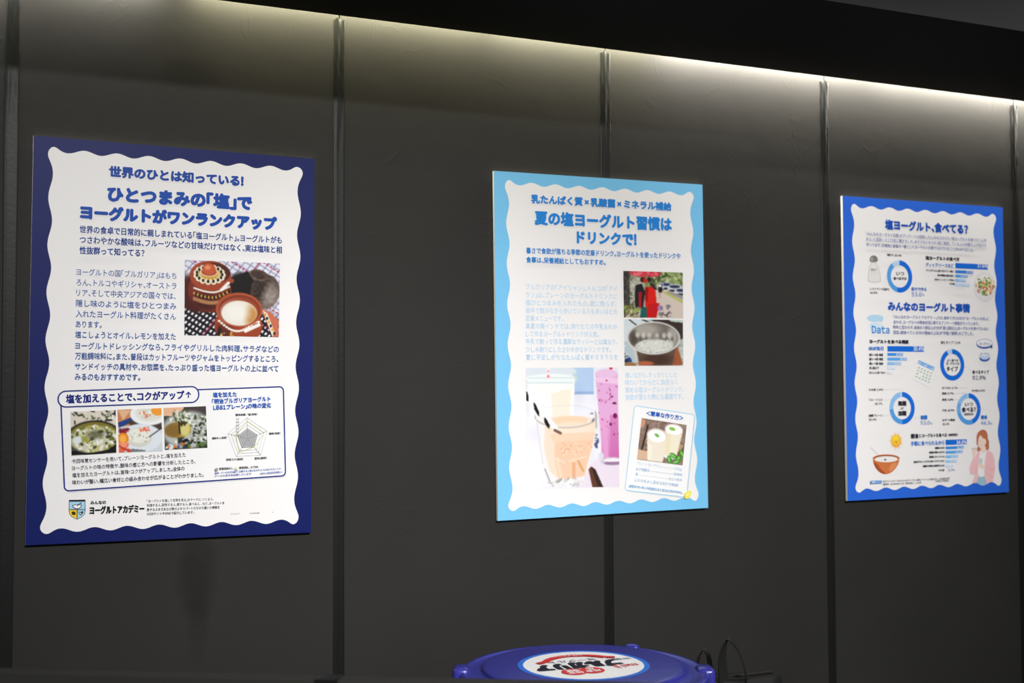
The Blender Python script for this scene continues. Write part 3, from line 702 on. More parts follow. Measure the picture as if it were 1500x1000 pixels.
    for t, x0, y0, x1, y1 in (('備考：データは平均値で、引算すると伸びを示すように加工することで、', 93, 884, 745, 836), ('データの見方を記載しています', 93, 912, 452, 888), ('（当社と食品研究所調べ）', 535, 886, 752, 868)):
        a, b = Z(x0, y0), Z(x1, y1); P.line(i, t, a[0], a[1], b[0], 2.7, (92, 116, 190), 0.1, b[1])
    for k in range(6):
        a = Z(303, 352 + k * 31); P.line(i, '%.1f' % (1.0 - .2 * k), a[0], a[1], a[0] + 4.2, 2.6, g, 0.1, a[1])
    P.pp(i, [Z(95, 833), Z(122, 831), Z(122, 857), Z(95, 859)], (160, 160, 162)); P.pp(i, [Z(290, 820), Z(318, 818), Z(318, 846), Z(290, 848)], (226, 228, 200))
    i.build()
    i = Ink(P, 'crest_emblem')
    F = lambda x, y: (80 + x / 4.286, 710 + y / 4.286)
    sh = [(88, 97), (192, 95), (193, 160), (188, 185), (170, 205), (140, 221), (110, 208), (93, 190), (87, 165)]
    P.pp(i, [F(*p) for p in sh], (34, 36, 40)); sh2 = [((x - 140) * .93 + 140, (y - 150) * .94 + 151) for x, y in sh]
    P.pp(i, [F(*p) for p in sh2], (168, 208, 232)); P.pp(i, [F(*p) for p in ((90, 160), (139, 160), (139, 215), (112, 205), (96, 188))], (236, 200, 50))
    P.pp(i, [F(*p) for p in ((92, 101), (188, 99), (188, 107), (92, 109))], (34, 36, 40)); P.ps(i, [F(92, 158), F(190, 158)], 1.6, (34, 36, 40)); P.ps(i, [F(140, 158), F(140, 216)], 1.6, (34, 36, 40))
    P.pp(i, [F(*p) for p in ((108, 126), (172, 124), (165, 145), (152, 154), (128, 154), (113, 146))], (34, 36, 40), 1); P.pp(i, [F(*p) for p in ((113, 130), (167, 128), (160, 143), (150, 149), (130, 149), (118, 143))], (244, 244, 244), 1)
    P.ps(i, [F(140, 133), F(168, 114)], 1.8, (34, 36, 40)); P.pp(i, [F(*p) for p in ((102, 174), (118, 168), (132, 176), (130, 192), (110, 192))], (60, 50, 20), 1); P.pp(i, [F(*p) for p in ((146, 168), (156, 174), (166, 170), (182, 168), (172, 186), (160, 196), (152, 184))], (34, 36, 40), 1); P.pp(i, [F(*p) for p in ((152, 174), (160, 178), (168, 180), (160, 188))], (230, 236, 240))
    i.build()
    i = Ink(P, 'footer_text')
    P.line(i, 'みんなの', 132.5, 736.9, 154.7, 5, (24, 26, 32), 0.5); P.line(i, 'ヨーグルトアカデミー', 131.3, 748.4, 210.7, 10.8, (20, 22, 28), 1.0)
    P.lines(i, [('「ヨーグルトを通して世界を見る」をテーマに、つくる人、', 214.9, 734.1, 312.9), ('料理する人、研究する人、旅する人、食べる人…など、ヨーグルトを', 214.9, 740.4, 328.5), ('愛するさまざまな分野のエキスパートたちから届いた情報を', 214.9, 746.7, 321.5), ('WEBサイトやSNSで紹介しています。', 214.9, 752.8, 284)], 4, (96, 96, 104), 0.1)
    P.lines(i, [('ホームページ', 337.9, 752, 350.8), ('Facebook', 365.8, 750.9, 379.8), ('X', 398.4, 749.4, 399.8)], 2.6, (130, 130, 136))
    i.build()
poster_left()

# ---- poster 2
def poster_middle():
    P = Poster([(723.5, 250.3), (1028.7, 270.5), (1037, 743.3), (729.6, 762.4)], (1.4643, 0.1080), 0.0085, (120, 194, 236),
               'sky blue bordered poster in the middle, with a printed peach drink and pink smoothie')
    T = (38, 134, 216)
    P.head('乳たんぱく質×乳酸菌×ミネラル補給', 778.5, 291.6, 983, 11.4, T, 1.25)
    P.head('夏の塩ヨーグルト習慣は', 783.9, 319.4, 983.1, 18.2, T, 2.05)
    P.head('ドリンクで!', 845.6, 347.8, 931.4, 17, T, 2.05)
    i = Ink(P, 'lead_text')
    P.lines(i, [('暑さで食欲が落ちる季節の定番ドリンク。ヨーグルトを使ったドリンクや', 770.8, 367, 996.3), ('食事は、栄養補給としてもおすすめ。', 770.8, 380.6, 886.9)], 8.2, (52, 132, 206), 0.5); i.build()
    i = Ink(P, 'body_text')
    P.lines(i, [('ブルガリアの「アイリャン」、トルコの「アイ', 770, 420.1, 903.9), ('ラン」は、プレーンのヨーグルトドリンクに', 770, 431.7, 903.9), ('塩ひとつまみを入れたもの。夏に限らず、', 770, 443.1, 903), ('街中で飲みながら歩いている人も多いほどの', 770, 454.7, 903.9),
                ('定番メニューです。', 770, 466.2, 824.8), ('真夏の南インドでは、搾りたての牛乳をわか', 770, 477.6, 903.9), ('して作るヨーグルトドリンクが人気。', 770.2, 489, 877), ('牛乳で割って作る濃厚なラッシーとは異なり、', 770.2, 500.3, 904.5),
                ('少し水割りにしたさわやかなドリンクです。', 770.2, 511.8, 894.8), ('夏に不足しがちなたんぱく質やミネラルを', 770.4, 523.3, 904.6)], 8.2, (168, 207, 236), 0.0); i.build()
    i = Ink(P, 'body_text'); P.lines(i, [('補いながら、すっきりとした', 915.3, 549.6, 991.4), ('味わいでからだに負担なく', 915.3, 560.3, 992),
                ('飲める塩ヨーグルトドリンク。', 915.7, 571.2, 1001.2), ('食欲が落ちた時にも最適です。', 915.7, 581.9, 1000.6)], 8.2, (168, 207, 236), 0.0); i.build()
    P.photo([(912.8, 396.7), (999.8, 399.3), (1000.4, 466.3), (913.7, 465)], img_street(), label='printed photo of a red drinks stall under trees beside parked cars')
    P.photo([(914, 467.6), (1000.2, 468.6), (1000.7, 535.4), (914.7, 535.6)], img_steel(), label='printed photo of a steel cup of white frothy drink')
    P.photo([(770.5, 538.6), (905, 538), (907.3, 712.8), (771.8, 715.3)], img_shake(), label='printed photo of a peach coloured drink with a striped straw and a pink smoothie')
    i = Ink(P, 'recipe_card')
    q = rrect([P.mm(929.4, 594.0), P.mm(1017.4, 607.2), P.mm(1005.2, 727.9), P.mm(915.2, 717.4)], 7)
    i.poly([p + np.array([2.5, 3.5]) for p in q], (214, 216, 220)); i.poly(q, (242, 242, 241)); i.stroke(q, 1.9, (140, 200, 232), True)
    R = lambda x, y: (905 + x / 6.9, 590 + y / 6.9)
    def t(s, x0, y0, x1, y1, h, col, b=0.0):
        a, c = R(x0, y0), R(x1, y1); P.line(i, s, a[0], a[1], c[0], h, col, b, c[1])
    t('＜簡単な作り方＞', 288, 102, 658, 156, 6.8, (24, 84, 184), 0.6)
    pale = (176, 206, 236)
    t('プレーンヨーグルト', 190, 606, 435, 641, 4.2, pale, .1); t('100g', 570, 658, 645, 670, 4.2, pale, .1); t('水か炭酸水', 178, 664, 318, 681, 4.2, pale, .1); t('100ml', 560, 713, 648, 723, 4.2, pale, .1); t('塩', 176, 715, 198, 718, 4.2, pale, .1)
    t('ひとつまみ', 510, 762, 645, 776, 4.2, pale, .1); t('これらをよく混ぜるだけで完成！', 165, 772, 605, 829, 4.4, pale, .1); t('お好みでレモン汁を加えるとさらにさわやかに。', 110, 835, 652, 903, 3.9, (120, 180, 230), .22)
    for x0, y0, x1, y1 in ((440, 642, 562, 658), (325, 684, 552, 713), (205, 721, 500, 760)): P.ps(i, [R(x0, y0), R(x1, y1)], 0.4, (200, 216, 232))
    P.pp(i, [R(*p) for p in ((663, 965), (668, 915), (690, 888), (735, 880), (733, 930), (705, 968))], (240, 226, 92), 2); P.pp(i, [R(*p) for p in ((680, 950), (684, 915), (712, 895), (720, 925))], (247, 238, 140), 2)
    i.build()
    P.photo([(939.5, 612), (1005.3, 622.2), (999.2, 681), (932.8, 672.3)], img_recipe(), label='printed photo of two glasses of white yogurt drink with mint', lift=0.0011)
poster_middle()

# ---- poster 3
def poster_right():
    P = Poster([(1234.4, 285.8), (1467.1, 304), (1477.8, 721.5), (1243, 733)], (2.5133, 0.1101), 0.0026, (44, 102, 212),
               'bright blue bordered poster, rightmost on the wall, with ring charts and bar charts')
    T = (26, 84, 184); K = (44, 44, 62); 
    P.head('塩ヨーグルト、食べてる?', 1296.8, 328.4, 1416.2, 12.8, T, 1.9); P.head('みんなのヨーグルト事情', 1301.2, 447.9, 1419.5, 11.8, T, 1.9)
    i = Ink(P, 'body_text'); c = (112, 124, 182)
    P.lines(i, [('「みんなのヨーグルト白書」のアンケートに回答した1,404人のうち、「塩ヨーグルトを食べたことが', 1268.7, 341.3, 1443), ('ある」と回答した123名に聞きました。まだ少ないものの、既に実践している人の半数以上が自分で', 1268.7, 349.4, 1443), ('作っており、日常的に食事の一部としてヨーグルトを取り入れていることがわかりました。', 1268.9, 357.7, 1425),
                ('「みんなのヨーグルトアカデミー」では、毎年５月15日の「ヨーグルトの日」に', 1308.3, 463.3, 1447.3), ('合わせ、ヨーグルトの喫食状況に関するアンケート調査を行っています。', 1308.3, 470.9, 1433), ('昨年と変わらず、全体の７割以上の方が「週１回以上」ヨーグルトを食べていると', 1308.3, 478.4, 1447), ('回答。朝食べている方の理由の上位は「手軽」「健康」などでした。', 1308.4, 486, 1425)], 5.0, c, 0.1)
    P.lines(i, [('本ポスターのデータは「みんなのヨーグルト白書」アンケートの結果、詳しくは白書を参照', 1293.5, 704.6, 1390.5), ('調査時期：2024年3月1日～3日　全国20歳以上　1,404名', 1293.5, 708.8, 1349), ('＊小数点以下は四捨五入', 1369.5, 704.6, 1390)], 2.9, (110, 110, 120), .08)
    P.bar(i, 1275.3, 705.7, 1291.5, 4.6, (76, 144, 214)); P.line(i, '調査について', 1277, 705.6, 1290.4, 3, (240, 242, 246), .1); i.build()
    i = Ink(P, 'data_icon'); P.pp(i, [(1282.4 + 12 * math.cos(a), 465.2 + 5.3 * math.sin(a)) for a in np.linspace(0, 6.28, 24, endpoint=False)], (178, 214, 236)); P.pp(i, [(1286, 466), (1294, 467), (1291, 471.5)], (178, 214, 236)); P.pp(i, [(1272.8, 471), (1294.5, 472.8), (1291, 487), (1275.5, 485.5)], (206, 228, 242), 1)
    P.line(i, 'Data', 1277.6, 481.9, 1302.7, 12.5, (38, 134, 214), .8); i.build()

    D1, D2, D3, D4, D5, D6 = (24, 108, 214), (84, 158, 226), (140, 190, 236), (188, 214, 240), (206, 224, 242), (216, 222, 242)
    def donut(cx, cy, ry, segs, name='ring_chart'):
        i = Ink(P, name); c = P.mm(cx, cy); R = P.sc(cx, cy, 2 * ry) / 2; a = 0
        for f, col in segs: i.ring(c, R * .69, R, a, a + f, col, 1.0); a += f
        return i, c, R
    def put(i, items):
        for q in items:
            t, x0, y, x1, h, col, b = q; j = Ink(P, 'chart_label', 0.0014); P.line(j, t, x0, y, x1, h, col, b); j.build()
    i, c, R = donut(1317.6, 404.2, 23.6, ((.536, D1), (.36, D2), (.104, D4)))
    put(i, [('いつ', 1312.4, 399.8, 1323.6, 6.4, (60, 62, 74), .3), ('食べますか', 1308.3, 407, 1327.6, 4.2, (60, 62, 74), .35), ('海外で 10.4%', 1299, 372.6, 1319.8, 3.4, K, .2), ('レストランで（国内）', 1274.4, 422, 1302, 3.6, K, .12), ('36.0%', 1274.4, 427.6, 1284.9, 3.6, K, .12),
            ('自分で作る', 1334.8, 422.6, 1356.2, 5, (60, 118, 204), .35), ('53.6', 1334.8, 430.4, 1349, 7.4, (96, 136, 204), .1), ('%', 1349.8, 431.2, 1353.2, 5, (96, 136, 204), 0)]); i.build()
    i, c, R = donut(1394.5, 534.1, 23.2, ((.929, D1), (.071, D4)))
    put(i, [('よく食べる', 1386.8, 527.6, 1402.6, 4, K, .2), ('ヨーグルトの', 1385.4, 532.4, 1404.4, 4, K, .2), ('タイプ', 1386, 540.2, 1402.4, 7, K, .6), ('飲むタイプ 7.1%', 1377.5, 501.3, 1405.6, 4, K, .15), ('食べるタイプ', 1423.4, 545, 1447.6, 5, K, .35), ('92.9%', 1423.8, 553.3, 1442.8, 7, (70, 76, 100), .15)]); i.build()
    i, c, R = donut(1321.8, 597.2, 23.8, ((.50, D1), (.24, D2), (.235, D3), (.025, D4)))
    put(i, [('無糖', 1315.8, 590.3, 1327.4, 6.6, K, .7), ('or', 1319.4, 597.2, 1324.2, 4.5, K, .1), ('加糖', 1315.9, 604.8, 1327.5, 6.6, K, .7), ('その他 2.6%', 1272.6, 569.9, 1293.6, 3.3, K, .15), ('フルーツ入り', 1272.8, 584.9, 1292.5, 3.5, K, .12), ('18.7%', 1281.6, 590.5, 1292.4, 3.5, K, .12),
            ('加糖プレーン', 1272.8, 607.9, 1292.7, 3.5, K, .2), ('26.4%', 1272.8, 613.7, 1284, 3.5, K, .12), ('無糖', 1348.4, 611, 1358, 5.8, (50, 118, 210), .5), ('53.0', 1348.4, 619, 1361.6, 6.8, (100, 140, 208), .1), ('%', 1362.4, 619.8, 1365.8, 4.6, (100, 140, 208), 0)]); i.build()
    i, c, R = donut(1418.8, 599.2, 23.2, ((.443, D1), (.262, D2), (.12, (110, 172, 232)), (.155, D3), (.02, D4)))
    put(i, [('いつ', 1413, 592.3, 1424.2, 6.6, K, .25), ('食べる?', 1408.4, 600.2, 1428.4, 6.8, K, .6), ('（複数回答）', 1411.4, 606.8, 1425.6, 3.2, K, .12), ('おつまみ 0.7%', 1379.6, 568, 1401.8, 3.4, K, .15), ('その他 0.6%', 1422.8, 572.2, 1441.8, 3.4, K, .15), ('間食 6.7%', 1379.7, 576.1, 1396, 3.4, K, .2), ('夜食 5.8%', 1379.7, 585.2, 1396, 3.4, K, .2),
            ('夕食 16.5%', 1379.9, 600.9, 1397.2, 3.4, K, .2), ('おやつ・間食', 1379.9, 615.2, 1398.6, 3.4, K, .2), ('26.4%', 1380, 621, 1390, 3.4, K, .12), ('朝食', 1436.4, 611.4, 1445.4, 5.6, (50, 118, 210), .5), ('44.3', 1436.4, 619.8, 1448.6, 6.6, (100, 140, 208), .1), ('%', 1449.4, 620.6, 1452.6, 4.6, (100, 140, 208), 0)]); i.build()
    g = (196, 196, 204)
    for pts in (((1296, 570), (1322, 569.6), (1322, 574)), ((1294, 585.3), (1309, 584.6)), ((1294, 608.2), (1308, 607.4)), ((1339, 612), (1346, 612)), ((1403, 568.2), (1416, 567.6)), ((1397, 576.3), (1414, 575.4)), ((1397, 585.4), (1407, 584.4)), ((1398, 601), (1404, 600.6)), ((1431, 598.8), (1440, 598.8)), ((1411, 537), (1418, 537), (1421, 545)), ((1297, 405.6), (1302, 405.4)), ((1297, 405.6), (1297, 418))):
        i = Ink(P, 'leader_line', 0.0013); P.ps(i, pts, .5, g); i.build()
    def bars(rows, big, x0, pct):
        i = Ink(P, 'bar_chart')
        for k, (y, x1, h, col) in enumerate(rows):
            P.bar(i, x0, y, x1, h, col)
            if pct[k]:
                w = 14.5 if k == 0 else 9.5
                P.line(i, pct[k], x1 - w - .6, y + .1, x1 - .6, h * .82, (236, 240, 246), .35 if k == 0 else .2)
        put(i, big); i.build()
    bars([(388.8, 1445.5, 8.0, D1), (397.6, 1424.3, 4.4, (48, 126, 218)), (404, 1416.2, 4.3, D2), (410.2, 1413.5, 4.3, D3), (416.7, 1419.4, 4.3, D4)],
         [('塩ヨーグルトの食べ方', 1355.1, 377.3, 1403.8, 5.2, K, .7), ('ディップ・ソースなど', 1355.4, 387.2, 1395.4, 5.4, (70, 124, 200), .4), ('ワンボウルに盛り付けて一緒に', 1355.6, 395.6, 1396, 2.9, K, .22), ('魚や野菜の漬け床に', 1372.4, 402.8, 1396, 2.9, K, .3), ('肉をトッピング用に', 1368.4, 408.9, 1397.3, 2.9, K, .2), ('その他', 1390, 415.4, 1397.3, 2.9, K, .25)], 1398.4, ('37.6%', '20.3%', '14.0%', '11.8%', '16.3%'))
    bars([(510.1, 1353, 8.2, D1), (518.4, 1322.5, 4.5, (64, 144, 226)), (525.1, 1328.5, 4.5, (92, 166, 232)), (531.6, 1320, 4.5, D3), (538.2, 1311, 4.4, (212, 226, 244)), (544.8, 1307, 4.2, (226, 226, 240))],
         [('ヨーグルトを食べる頻度', 1274, 499.3, 1330.5, 5.2, K, .7), ('ほぼ毎日', 1273, 509.4, 1293.8, 5.4, (60, 128, 212), .5), ('週5～6回 程度', 1273.3, 518.7, 1293.5, 3.5, K, .2), ('週3～4回 程度', 1273.3, 525.1, 1293.6, 3.5, K, .2), ('週1～2回 程度', 1273.4, 531.6, 1293.6, 3.5, K, .2), ('月1回以下', 1273.5, 538.2, 1287.6, 3.5, K, .2), ('ほとんど食べない', 1273.6, 544.8, 1297, 3.4, K, .2)], 1300, ('38.4%', '16.8%', '20.2%', '14.3%', '8.2%', ''))
    bars([(648, 1416, 7.8, D1), (656.1, 1411.5, 4.2, (56, 142, 226)), (662.5, 1409.8, 4.2, (86, 164, 232)), (669, 1402.8, 4.2, (128, 188, 238)), (675.7, 1401, 4, (164, 206, 242)), (682.3, 1396, 4, (214, 224, 244))],
         [('朝食', 1334.5, 638.6, 1345.4, 6.6, K, .7), ('にヨーグルトを食べる', 1346.4, 638.0, 1386.4, 5.2, K, .35), ('（複数回答）', 1388.6, 637.0, 1402.6, 3.6, K, .2), ('手軽に食べられるから', 1334.5, 649.5, 1382.8, 6.2, (60, 128, 212), .4), ('健康のため', 1369.5, 656.1, 1383, 3, K, .3), ('栄養が摂れるから', 1361, 662.7, 1383, 3, K, .3), ('習慣になっている', 1361.3, 669.2, 1383, 3, K, .25), ('食欲がないときでも食べやすいから', 1338.2, 676.4, 1383, 3, K, .22), ('健康や美容の維持のため', 1352, 682.7, 1383, 3, K, .25), ('その他', 1374.8, 688.8, 1383, 3, K, .2), ('5.7%', 1389, 688.6, 1398, 3.8, (130, 156, 214), .1)], 1385, ('34.8%', '26.2%', '24.2%', '16.2%', '15.2%', ''))
    # salt shaker
    i = Ink(P, 'shaker_drawing'); A = dict(ox=1260, oy=310, k=7.69)
    P.pp(i, [(106, 562), (200, 560), (242, 770), (225, 785), (165, 792), (105, 785), (82, 768)], (206, 204, 202), 1, **A); P.pp(i, [(112, 570), (194, 568), (232, 765), (215, 776), (165, 781), (112, 776), (94, 763)], (228, 226, 224), 1, **A)
    for x in (128, 162, 198): P.ps(i, [(150 + (x - 150) * .6, 670), (x, 770)], .9, (208, 206, 204), **A)
    P.pp(i, [(106, 562), (108, 515), (125, 492), (150, 484), (178, 492), (196, 515), (199, 560)], (128, 122, 118), 1, **A); P.pp(i, [(116, 550), (118, 515), (140, 495), (150, 550)], (164, 160, 156), 1, **A); P.line(i, 'SALT', 1275.8, 393.8, 1284.8, 3.4, (110, 106, 104), .3); i.build()
    # salad plate
    i = Ink(P, 'salad_drawing'); c = P.mm(1441.2, 420.4); R = P.sc(1441, 420, 43) / 2; i.ell(c, R, R, (222, 219, 222)); i.ell(c, R * .93, R * .93, (230, 227, 229)); i.ell(c + np.array([0, -3]), R * .78, R * .76, (236, 234, 232))
    rs = random.Random(4)
    for k in range(150):
        a = rs.uniform(0, 6.28); r = R * math.sqrt(rs.random()); p = c + np.array([r * .80 * math.cos(a), r * .60 * math.sin(a) - 3.5]); col = rs.choice([(228, 128, 92), (232, 140, 104), (150, 176, 70), (196, 206, 120), (240, 238, 232), (236, 236, 230), (110, 150, 60), (236, 214, 120), (120, 90, 96)])
        s_ = 2.2 if col == (120, 90, 96) else rs.uniform(2.6, 5.2); i.ell(p, s_, s_ * rs.uniform(.6, 1), col, rs.uniform(0, 180), 12)
    i.build()
    # calendar
    i = Ink(P, 'calendar_drawing'); A = dict(ox=1260, oy=490, k=10.0)
    P.pp(i, [(838, 420), (1080, 520), (1012, 770), (778, 650)], (240, 239, 238), **A); P.ps(i, [(778, 650), (1012, 772)], .9, (196, 196, 198), **A)
    P.pp(i, [(856, 368), (1088, 472), (1074, 530), (838, 420)], (126, 176, 230), **A)
    for x, y in ((868, 400), (962, 442), (1058, 488)): P.ps(i, [(x - 14, y - 12), (x - 16, y + 12), (x + 8, y + 14), (x + 14, y - 4)], 2.0, (236, 240, 246), **A)
    for r in range(4):
        for q in range(5):
            if (r, q) == (2, 1): continue
            x, y = 858 + q * 44 - r * 12, 480 + q * 20 + r * 44; P.ps(i, [(x - 14, y - 4), (x - 4, y + 8), (x + 16, y - 10)], 2.4, (134, 166, 128), **A)
    i.build()
    # yogurt cup and lid
    i = Ink(P, 'yogurt_cup_drawing'); A = dict(ox=1360, oy=490, k=7.14); el = lambda cx, cy, rx, ry: [(cx + rx * math.cos(a), cy + ry * math.sin(a)) for a in np.linspace(0, 6.283, 28, endpoint=False)]
    P.pp(i, el(580, 101, 84, 48), (40, 76, 166), **A); P.pp(i, [(640, 125), (662, 118), (664, 146), (640, 142)], (40, 76, 166), **A); P.pp(i, el(580, 90, 84, 44), (60, 92, 174), **A); P.pp(i, el(580, 90, 80, 40), (238, 237, 238), **A); P.line(i, 'ヨーグルト', 1434, 503.6, 1449, 3.4, (60, 84, 160), .2)
    P.pp(i, [(525, 195), (640, 195), (638, 240), (615, 275), (580, 283), (545, 275), (527, 240)], (196, 212, 234), 1, **A); P.pp(i, [(526, 235), (560, 262), (605, 262), (640, 235), (634, 262), (610, 280), (580, 284), (548, 278), (530, 258)], (40, 84, 176), 1, **A); P.pp(i, el(582, 195, 58, 30), (234, 236, 240), **A); P.line(i, 'ヨーグルト', 1435.5, 518.2, 1448.2, 3, (60, 84, 160), .2); i.build()
    # sun
    i = Ink(P, 'sun_drawing'); c = P.mm(1313, 645.3); R = P.sc(1313, 645, 18.6) / 2
    for k in range(18):
        a = k / 18 * 2 * math.pi; d = np.array([math.cos(a), math.sin(a)]); n = np.array([-d[1], d[0]]); L = R * (1.55 if k % 2 else 1.35); i.poly([c + d * R * .9 + n * 1.9, c + d * L, c + d * R * .9 - n * 1.9], (240, 176, 84) if k % 2 else (244, 196, 110))
    i.ell(c, R, R, (240, 172, 62)); i.ell(c + np.array([-1, -3]), R * .85, R * .82, (244, 196, 60)); i.ell(c + np.array([-1.5, -6.5]), R * .55, R * .5, (246, 214, 60))
    for dx in (-4.0, 4.0): i.ell(c + np.array([dx, -1.0]), 1.0, 1.5, (150, 84, 40), 0, 12)
    i.ell(c + np.array([0, 3.4]), 3.6, 1.7, (166, 74, 34), 0, 14); i.build()
    # bowl
    i = Ink(P, 'bowl_drawing'); A = dict(ox=1265, oy=620, k=10.0)
    P.ps(i, [(108, 345), (250, 480)], 2.6, (206, 204, 204), **A); P.pp(i, [(138, 515), (150, 575), (185, 655), (240, 715), (300, 742), (365, 740), (430, 705), (490, 640), (522, 570), (534, 505)], (206, 116, 66), 2, **A)
    P.pp(i, [(145, 560), (185, 650), (240, 712), (300, 738), (340, 738), (250, 660), (210, 580)], (168, 80, 44), 2, **A); P.pp(i, [(400, 590), (500, 560), (480, 630), (420, 690), (370, 700)], (222, 142, 92), 2, **A)
    P.pp(i, el(336, 508, 200, 60), (222, 140, 84), **A); P.pp(i, el(338, 505, 182, 50), (160, 84, 50), **A); P.pp(i, el(338, 520, 168, 44), (234, 232, 228), **A); P.pp(i, el(322, 528, 17, 11), (60, 46, 40), **A); i.build()
    # woman
    i = Ink(P, 'figure_drawing', 0.0008); A = dict(ox=1355, oy=620, k=10.0); P.clip = True; sk, pk, hr = (240, 212, 198), (240, 190, 192), (188, 112, 78)
    P.pp(i, [(745, 780), (880, 775), (910, 895), (860, 908), (800, 900), (735, 888)], (158, 190, 208), 1, **A); P.pp(i, [(775, 430), (920, 420), (900, 600), (870, 785), (775, 790), (770, 600)], (240, 238, 238), 1, **A)
    P.pp(i, [(880, 200), (935, 250), (930, 330), (935, 385), (895, 408), (865, 360), (870, 280)], hr, 2, **A); P.pp(i, [(765, 340), (815, 370), (800, 410), (760, 420), (760, 370)], hr, 1, **A)
    P.pp(i, [(805, 340), (885, 330), (890, 410), (850, 440), (815, 420)], sk, 1, **A); P.pp(i, [(768, 215), (800, 160), (860, 180), (895, 240), (885, 310), (845, 350), (805, 365), (775, 340), (768, 290)], sk, 2, **A)
    P.pp(i, [(750, 240), (752, 170), (785, 115), (840, 88), (890, 110), (912, 160), (915, 230), (900, 290), (880, 230), (840, 225), (805, 165), (775, 230), (768, 330), (755, 330)], hr, 2, **A)
    P.pp(i, [(800, 405), (770, 425), (740, 470), (700, 520), (665, 600), (650, 680), (665, 745), (700, 758), (735, 745), (715, 820), (690, 890), (750, 880), (775, 790), (770, 600), (795, 500)], pk, 1, **A)
    P.pp(i, [(900, 400), (960, 415), (1000, 470), (1020, 600), (1022, 700), (1000, 790), (990, 880), (920, 900), (880, 830), (865, 740), (870, 600), (880, 500)], pk, 1, **A)
    P.pp(i, [(690, 375), (720, 350), (755, 365), (765, 400), (740, 440), (735, 505), (700, 505), (705, 450), (690, 410)], sk, 1, **A); P.ps(i, [(680, 375), (800, 372)], 1.3, (170, 150, 140), **A)
    P.pp(i, [(770, 515), (835, 512), (840, 560), (825, 610), (780, 605)], (206, 208, 210), 1, **A); P.pp(i, [(765, 600), (830, 595), (880, 630), (870, 675), (820, 665), (780, 640)], sk, 1, **A)
    P.ps(i, [(880, 640), (940, 670), (1010, 690)], .8, (206, 140, 142), **A); P.ps(i, [(870, 700), (930, 760), (990, 795)], .8, (206, 140, 142), **A); P.ps(i, [(735, 745), (755, 650), (770, 600)], .8, (206, 140, 142), **A); P.ps(i, [(785, 262), (798, 268), (808, 262)], .8, (150, 96, 80), **A); P.ps(i, [(812, 322), (824, 326), (832, 320)], .9, (206, 110, 110), **A)
    i.build()
poster_right()

# ------------------------------------------------------------------ blue tub on the counter
LID = Vector((1.145, CAM_Y + 2.198, CAM_Z - 0.570)); CT = LID.z - 0.36
t = tag(empty('lidded_tub', (LID.x, LID.y, CT)), 'round blue plastic tub with white sticker on its lid, below the middle poster', 'tub')
H = 0.3655
bm = bmesh.new(); lathe(bm, [(0, 0), (0.195, 0), (0.202, 0.006), (0.228, H - 0.05), (0.240, H - 0.044), (0.240, H - 0.038), (0.2, H - 0.038)]); bobj('tub_body', bm, M['tub'], t, True)
bm = bmesh.new()
lathe(bm, [(0.2405, H - 0.052), (0.2475, H - 0.052), (0.2500, H - 0.046), (0.2500, H - 0.010), (0.2480, H - 0.003), (0.2430, H + 0.0005), (0.2360, H - 0.0005), (0.2330, H - 0.0025), (0.2060, H + 0.0005), (0.2042, H + 0.0010), (0.2036, H + 0.0020), (0.2030, H + 0.0070), (0.2020, H + 0.0085), (0.1995, H + 0.0094), (0.19, H + 0.0097), (0, H + 0.0097)], 128)
bobj('lid', bm, M['tub'], t, True)
for ang, w, r0, r1, up in ((1, 0.050, 0.226, 0.263, 0.005), (180, 0.050, 0.228, 0.263, 0.009), (61, 0.034, 0.232, 0.256, 0.007), (241, 0.034, 0.232, 0.256, 0.005)):
    bm = bmesh.new(); box(bm, r0, r1, -w / 2, w / 2, H - 0.06, H + up, 0.010)
    bmesh.ops.rotate(bm, verts=bm.verts, cent=(0, 0, 0), matrix=Matrix.Rotation(math.radians(ang - 24.3), 3, 'Z')); bobj('lid_clip', bm, M['tub'], t, True)
class Sticker:
    """round label, unit disc 120 mm radius; its lettering faces away from the camera"""
    def __init__(s, root):
        s.root = root; q = math.radians(180 + 20 - 24.3); s.ax = np.array([math.cos(q), math.sin(q)]); s.ay = np.array([-math.sin(q), math.cos(q)])
    def local(s, P, lift):
        P = P * 0.1215; x = P[:, :1] * s.ax - P[:, 1:] * s.ay
        return np.stack([x[:, 0], x[:, 1], np.full(len(x), H + 0.0097 + lift)], 1)
s = Sticker(t)
i = Ink(s, 'lid_sticker', 0.0003); i.ell((0, 0), 1.09, 1.09, (44, 112, 214), 0, 64); i.ell((0, 0), 1.0, 1.0, (240, 240, 238), 0, 64); i.build(label='round white paper sticker with a light blue rim')
i = Ink(s, 'sticker_print', 0.0005)
i.text('ブルガリア', (-.62, -.0), (.84, -.0), .40, (24, 24, 40), .042); i.text('meiji', (-.84, -.30), (-.42, -.34), .22, (206, 50, 60), .006); i.text('ヨーグルト', (-.35, .31), (.5, .31), .15, (110, 112, 124), .004); i.text('LB81 乳酸菌', (-.92, .14), (-.60, .16), .11, (90, 92, 110), .002)
for x in (.35, .04): i.ell((x, -.44), .21, .21, (214, 44, 44))
i.text('特定', (.22, -.50), (.48, -.50), .13, (250, 246, 244), .004); i.text('保健', (.24, -.37), (.46, -.37), .13, (250, 246, 244), .004); i.text('用食', (-.09, -.50), (.17, -.50), .13, (250, 246, 244), .004); i.text('品', (-.02, -.37), (.10, -.37), .13, (250, 246, 244), .004)
arc = [(.60 * math.sin(a), .10 + .54 * math.cos(a)) for a in np.linspace(-1.12, 1.12, 30)]
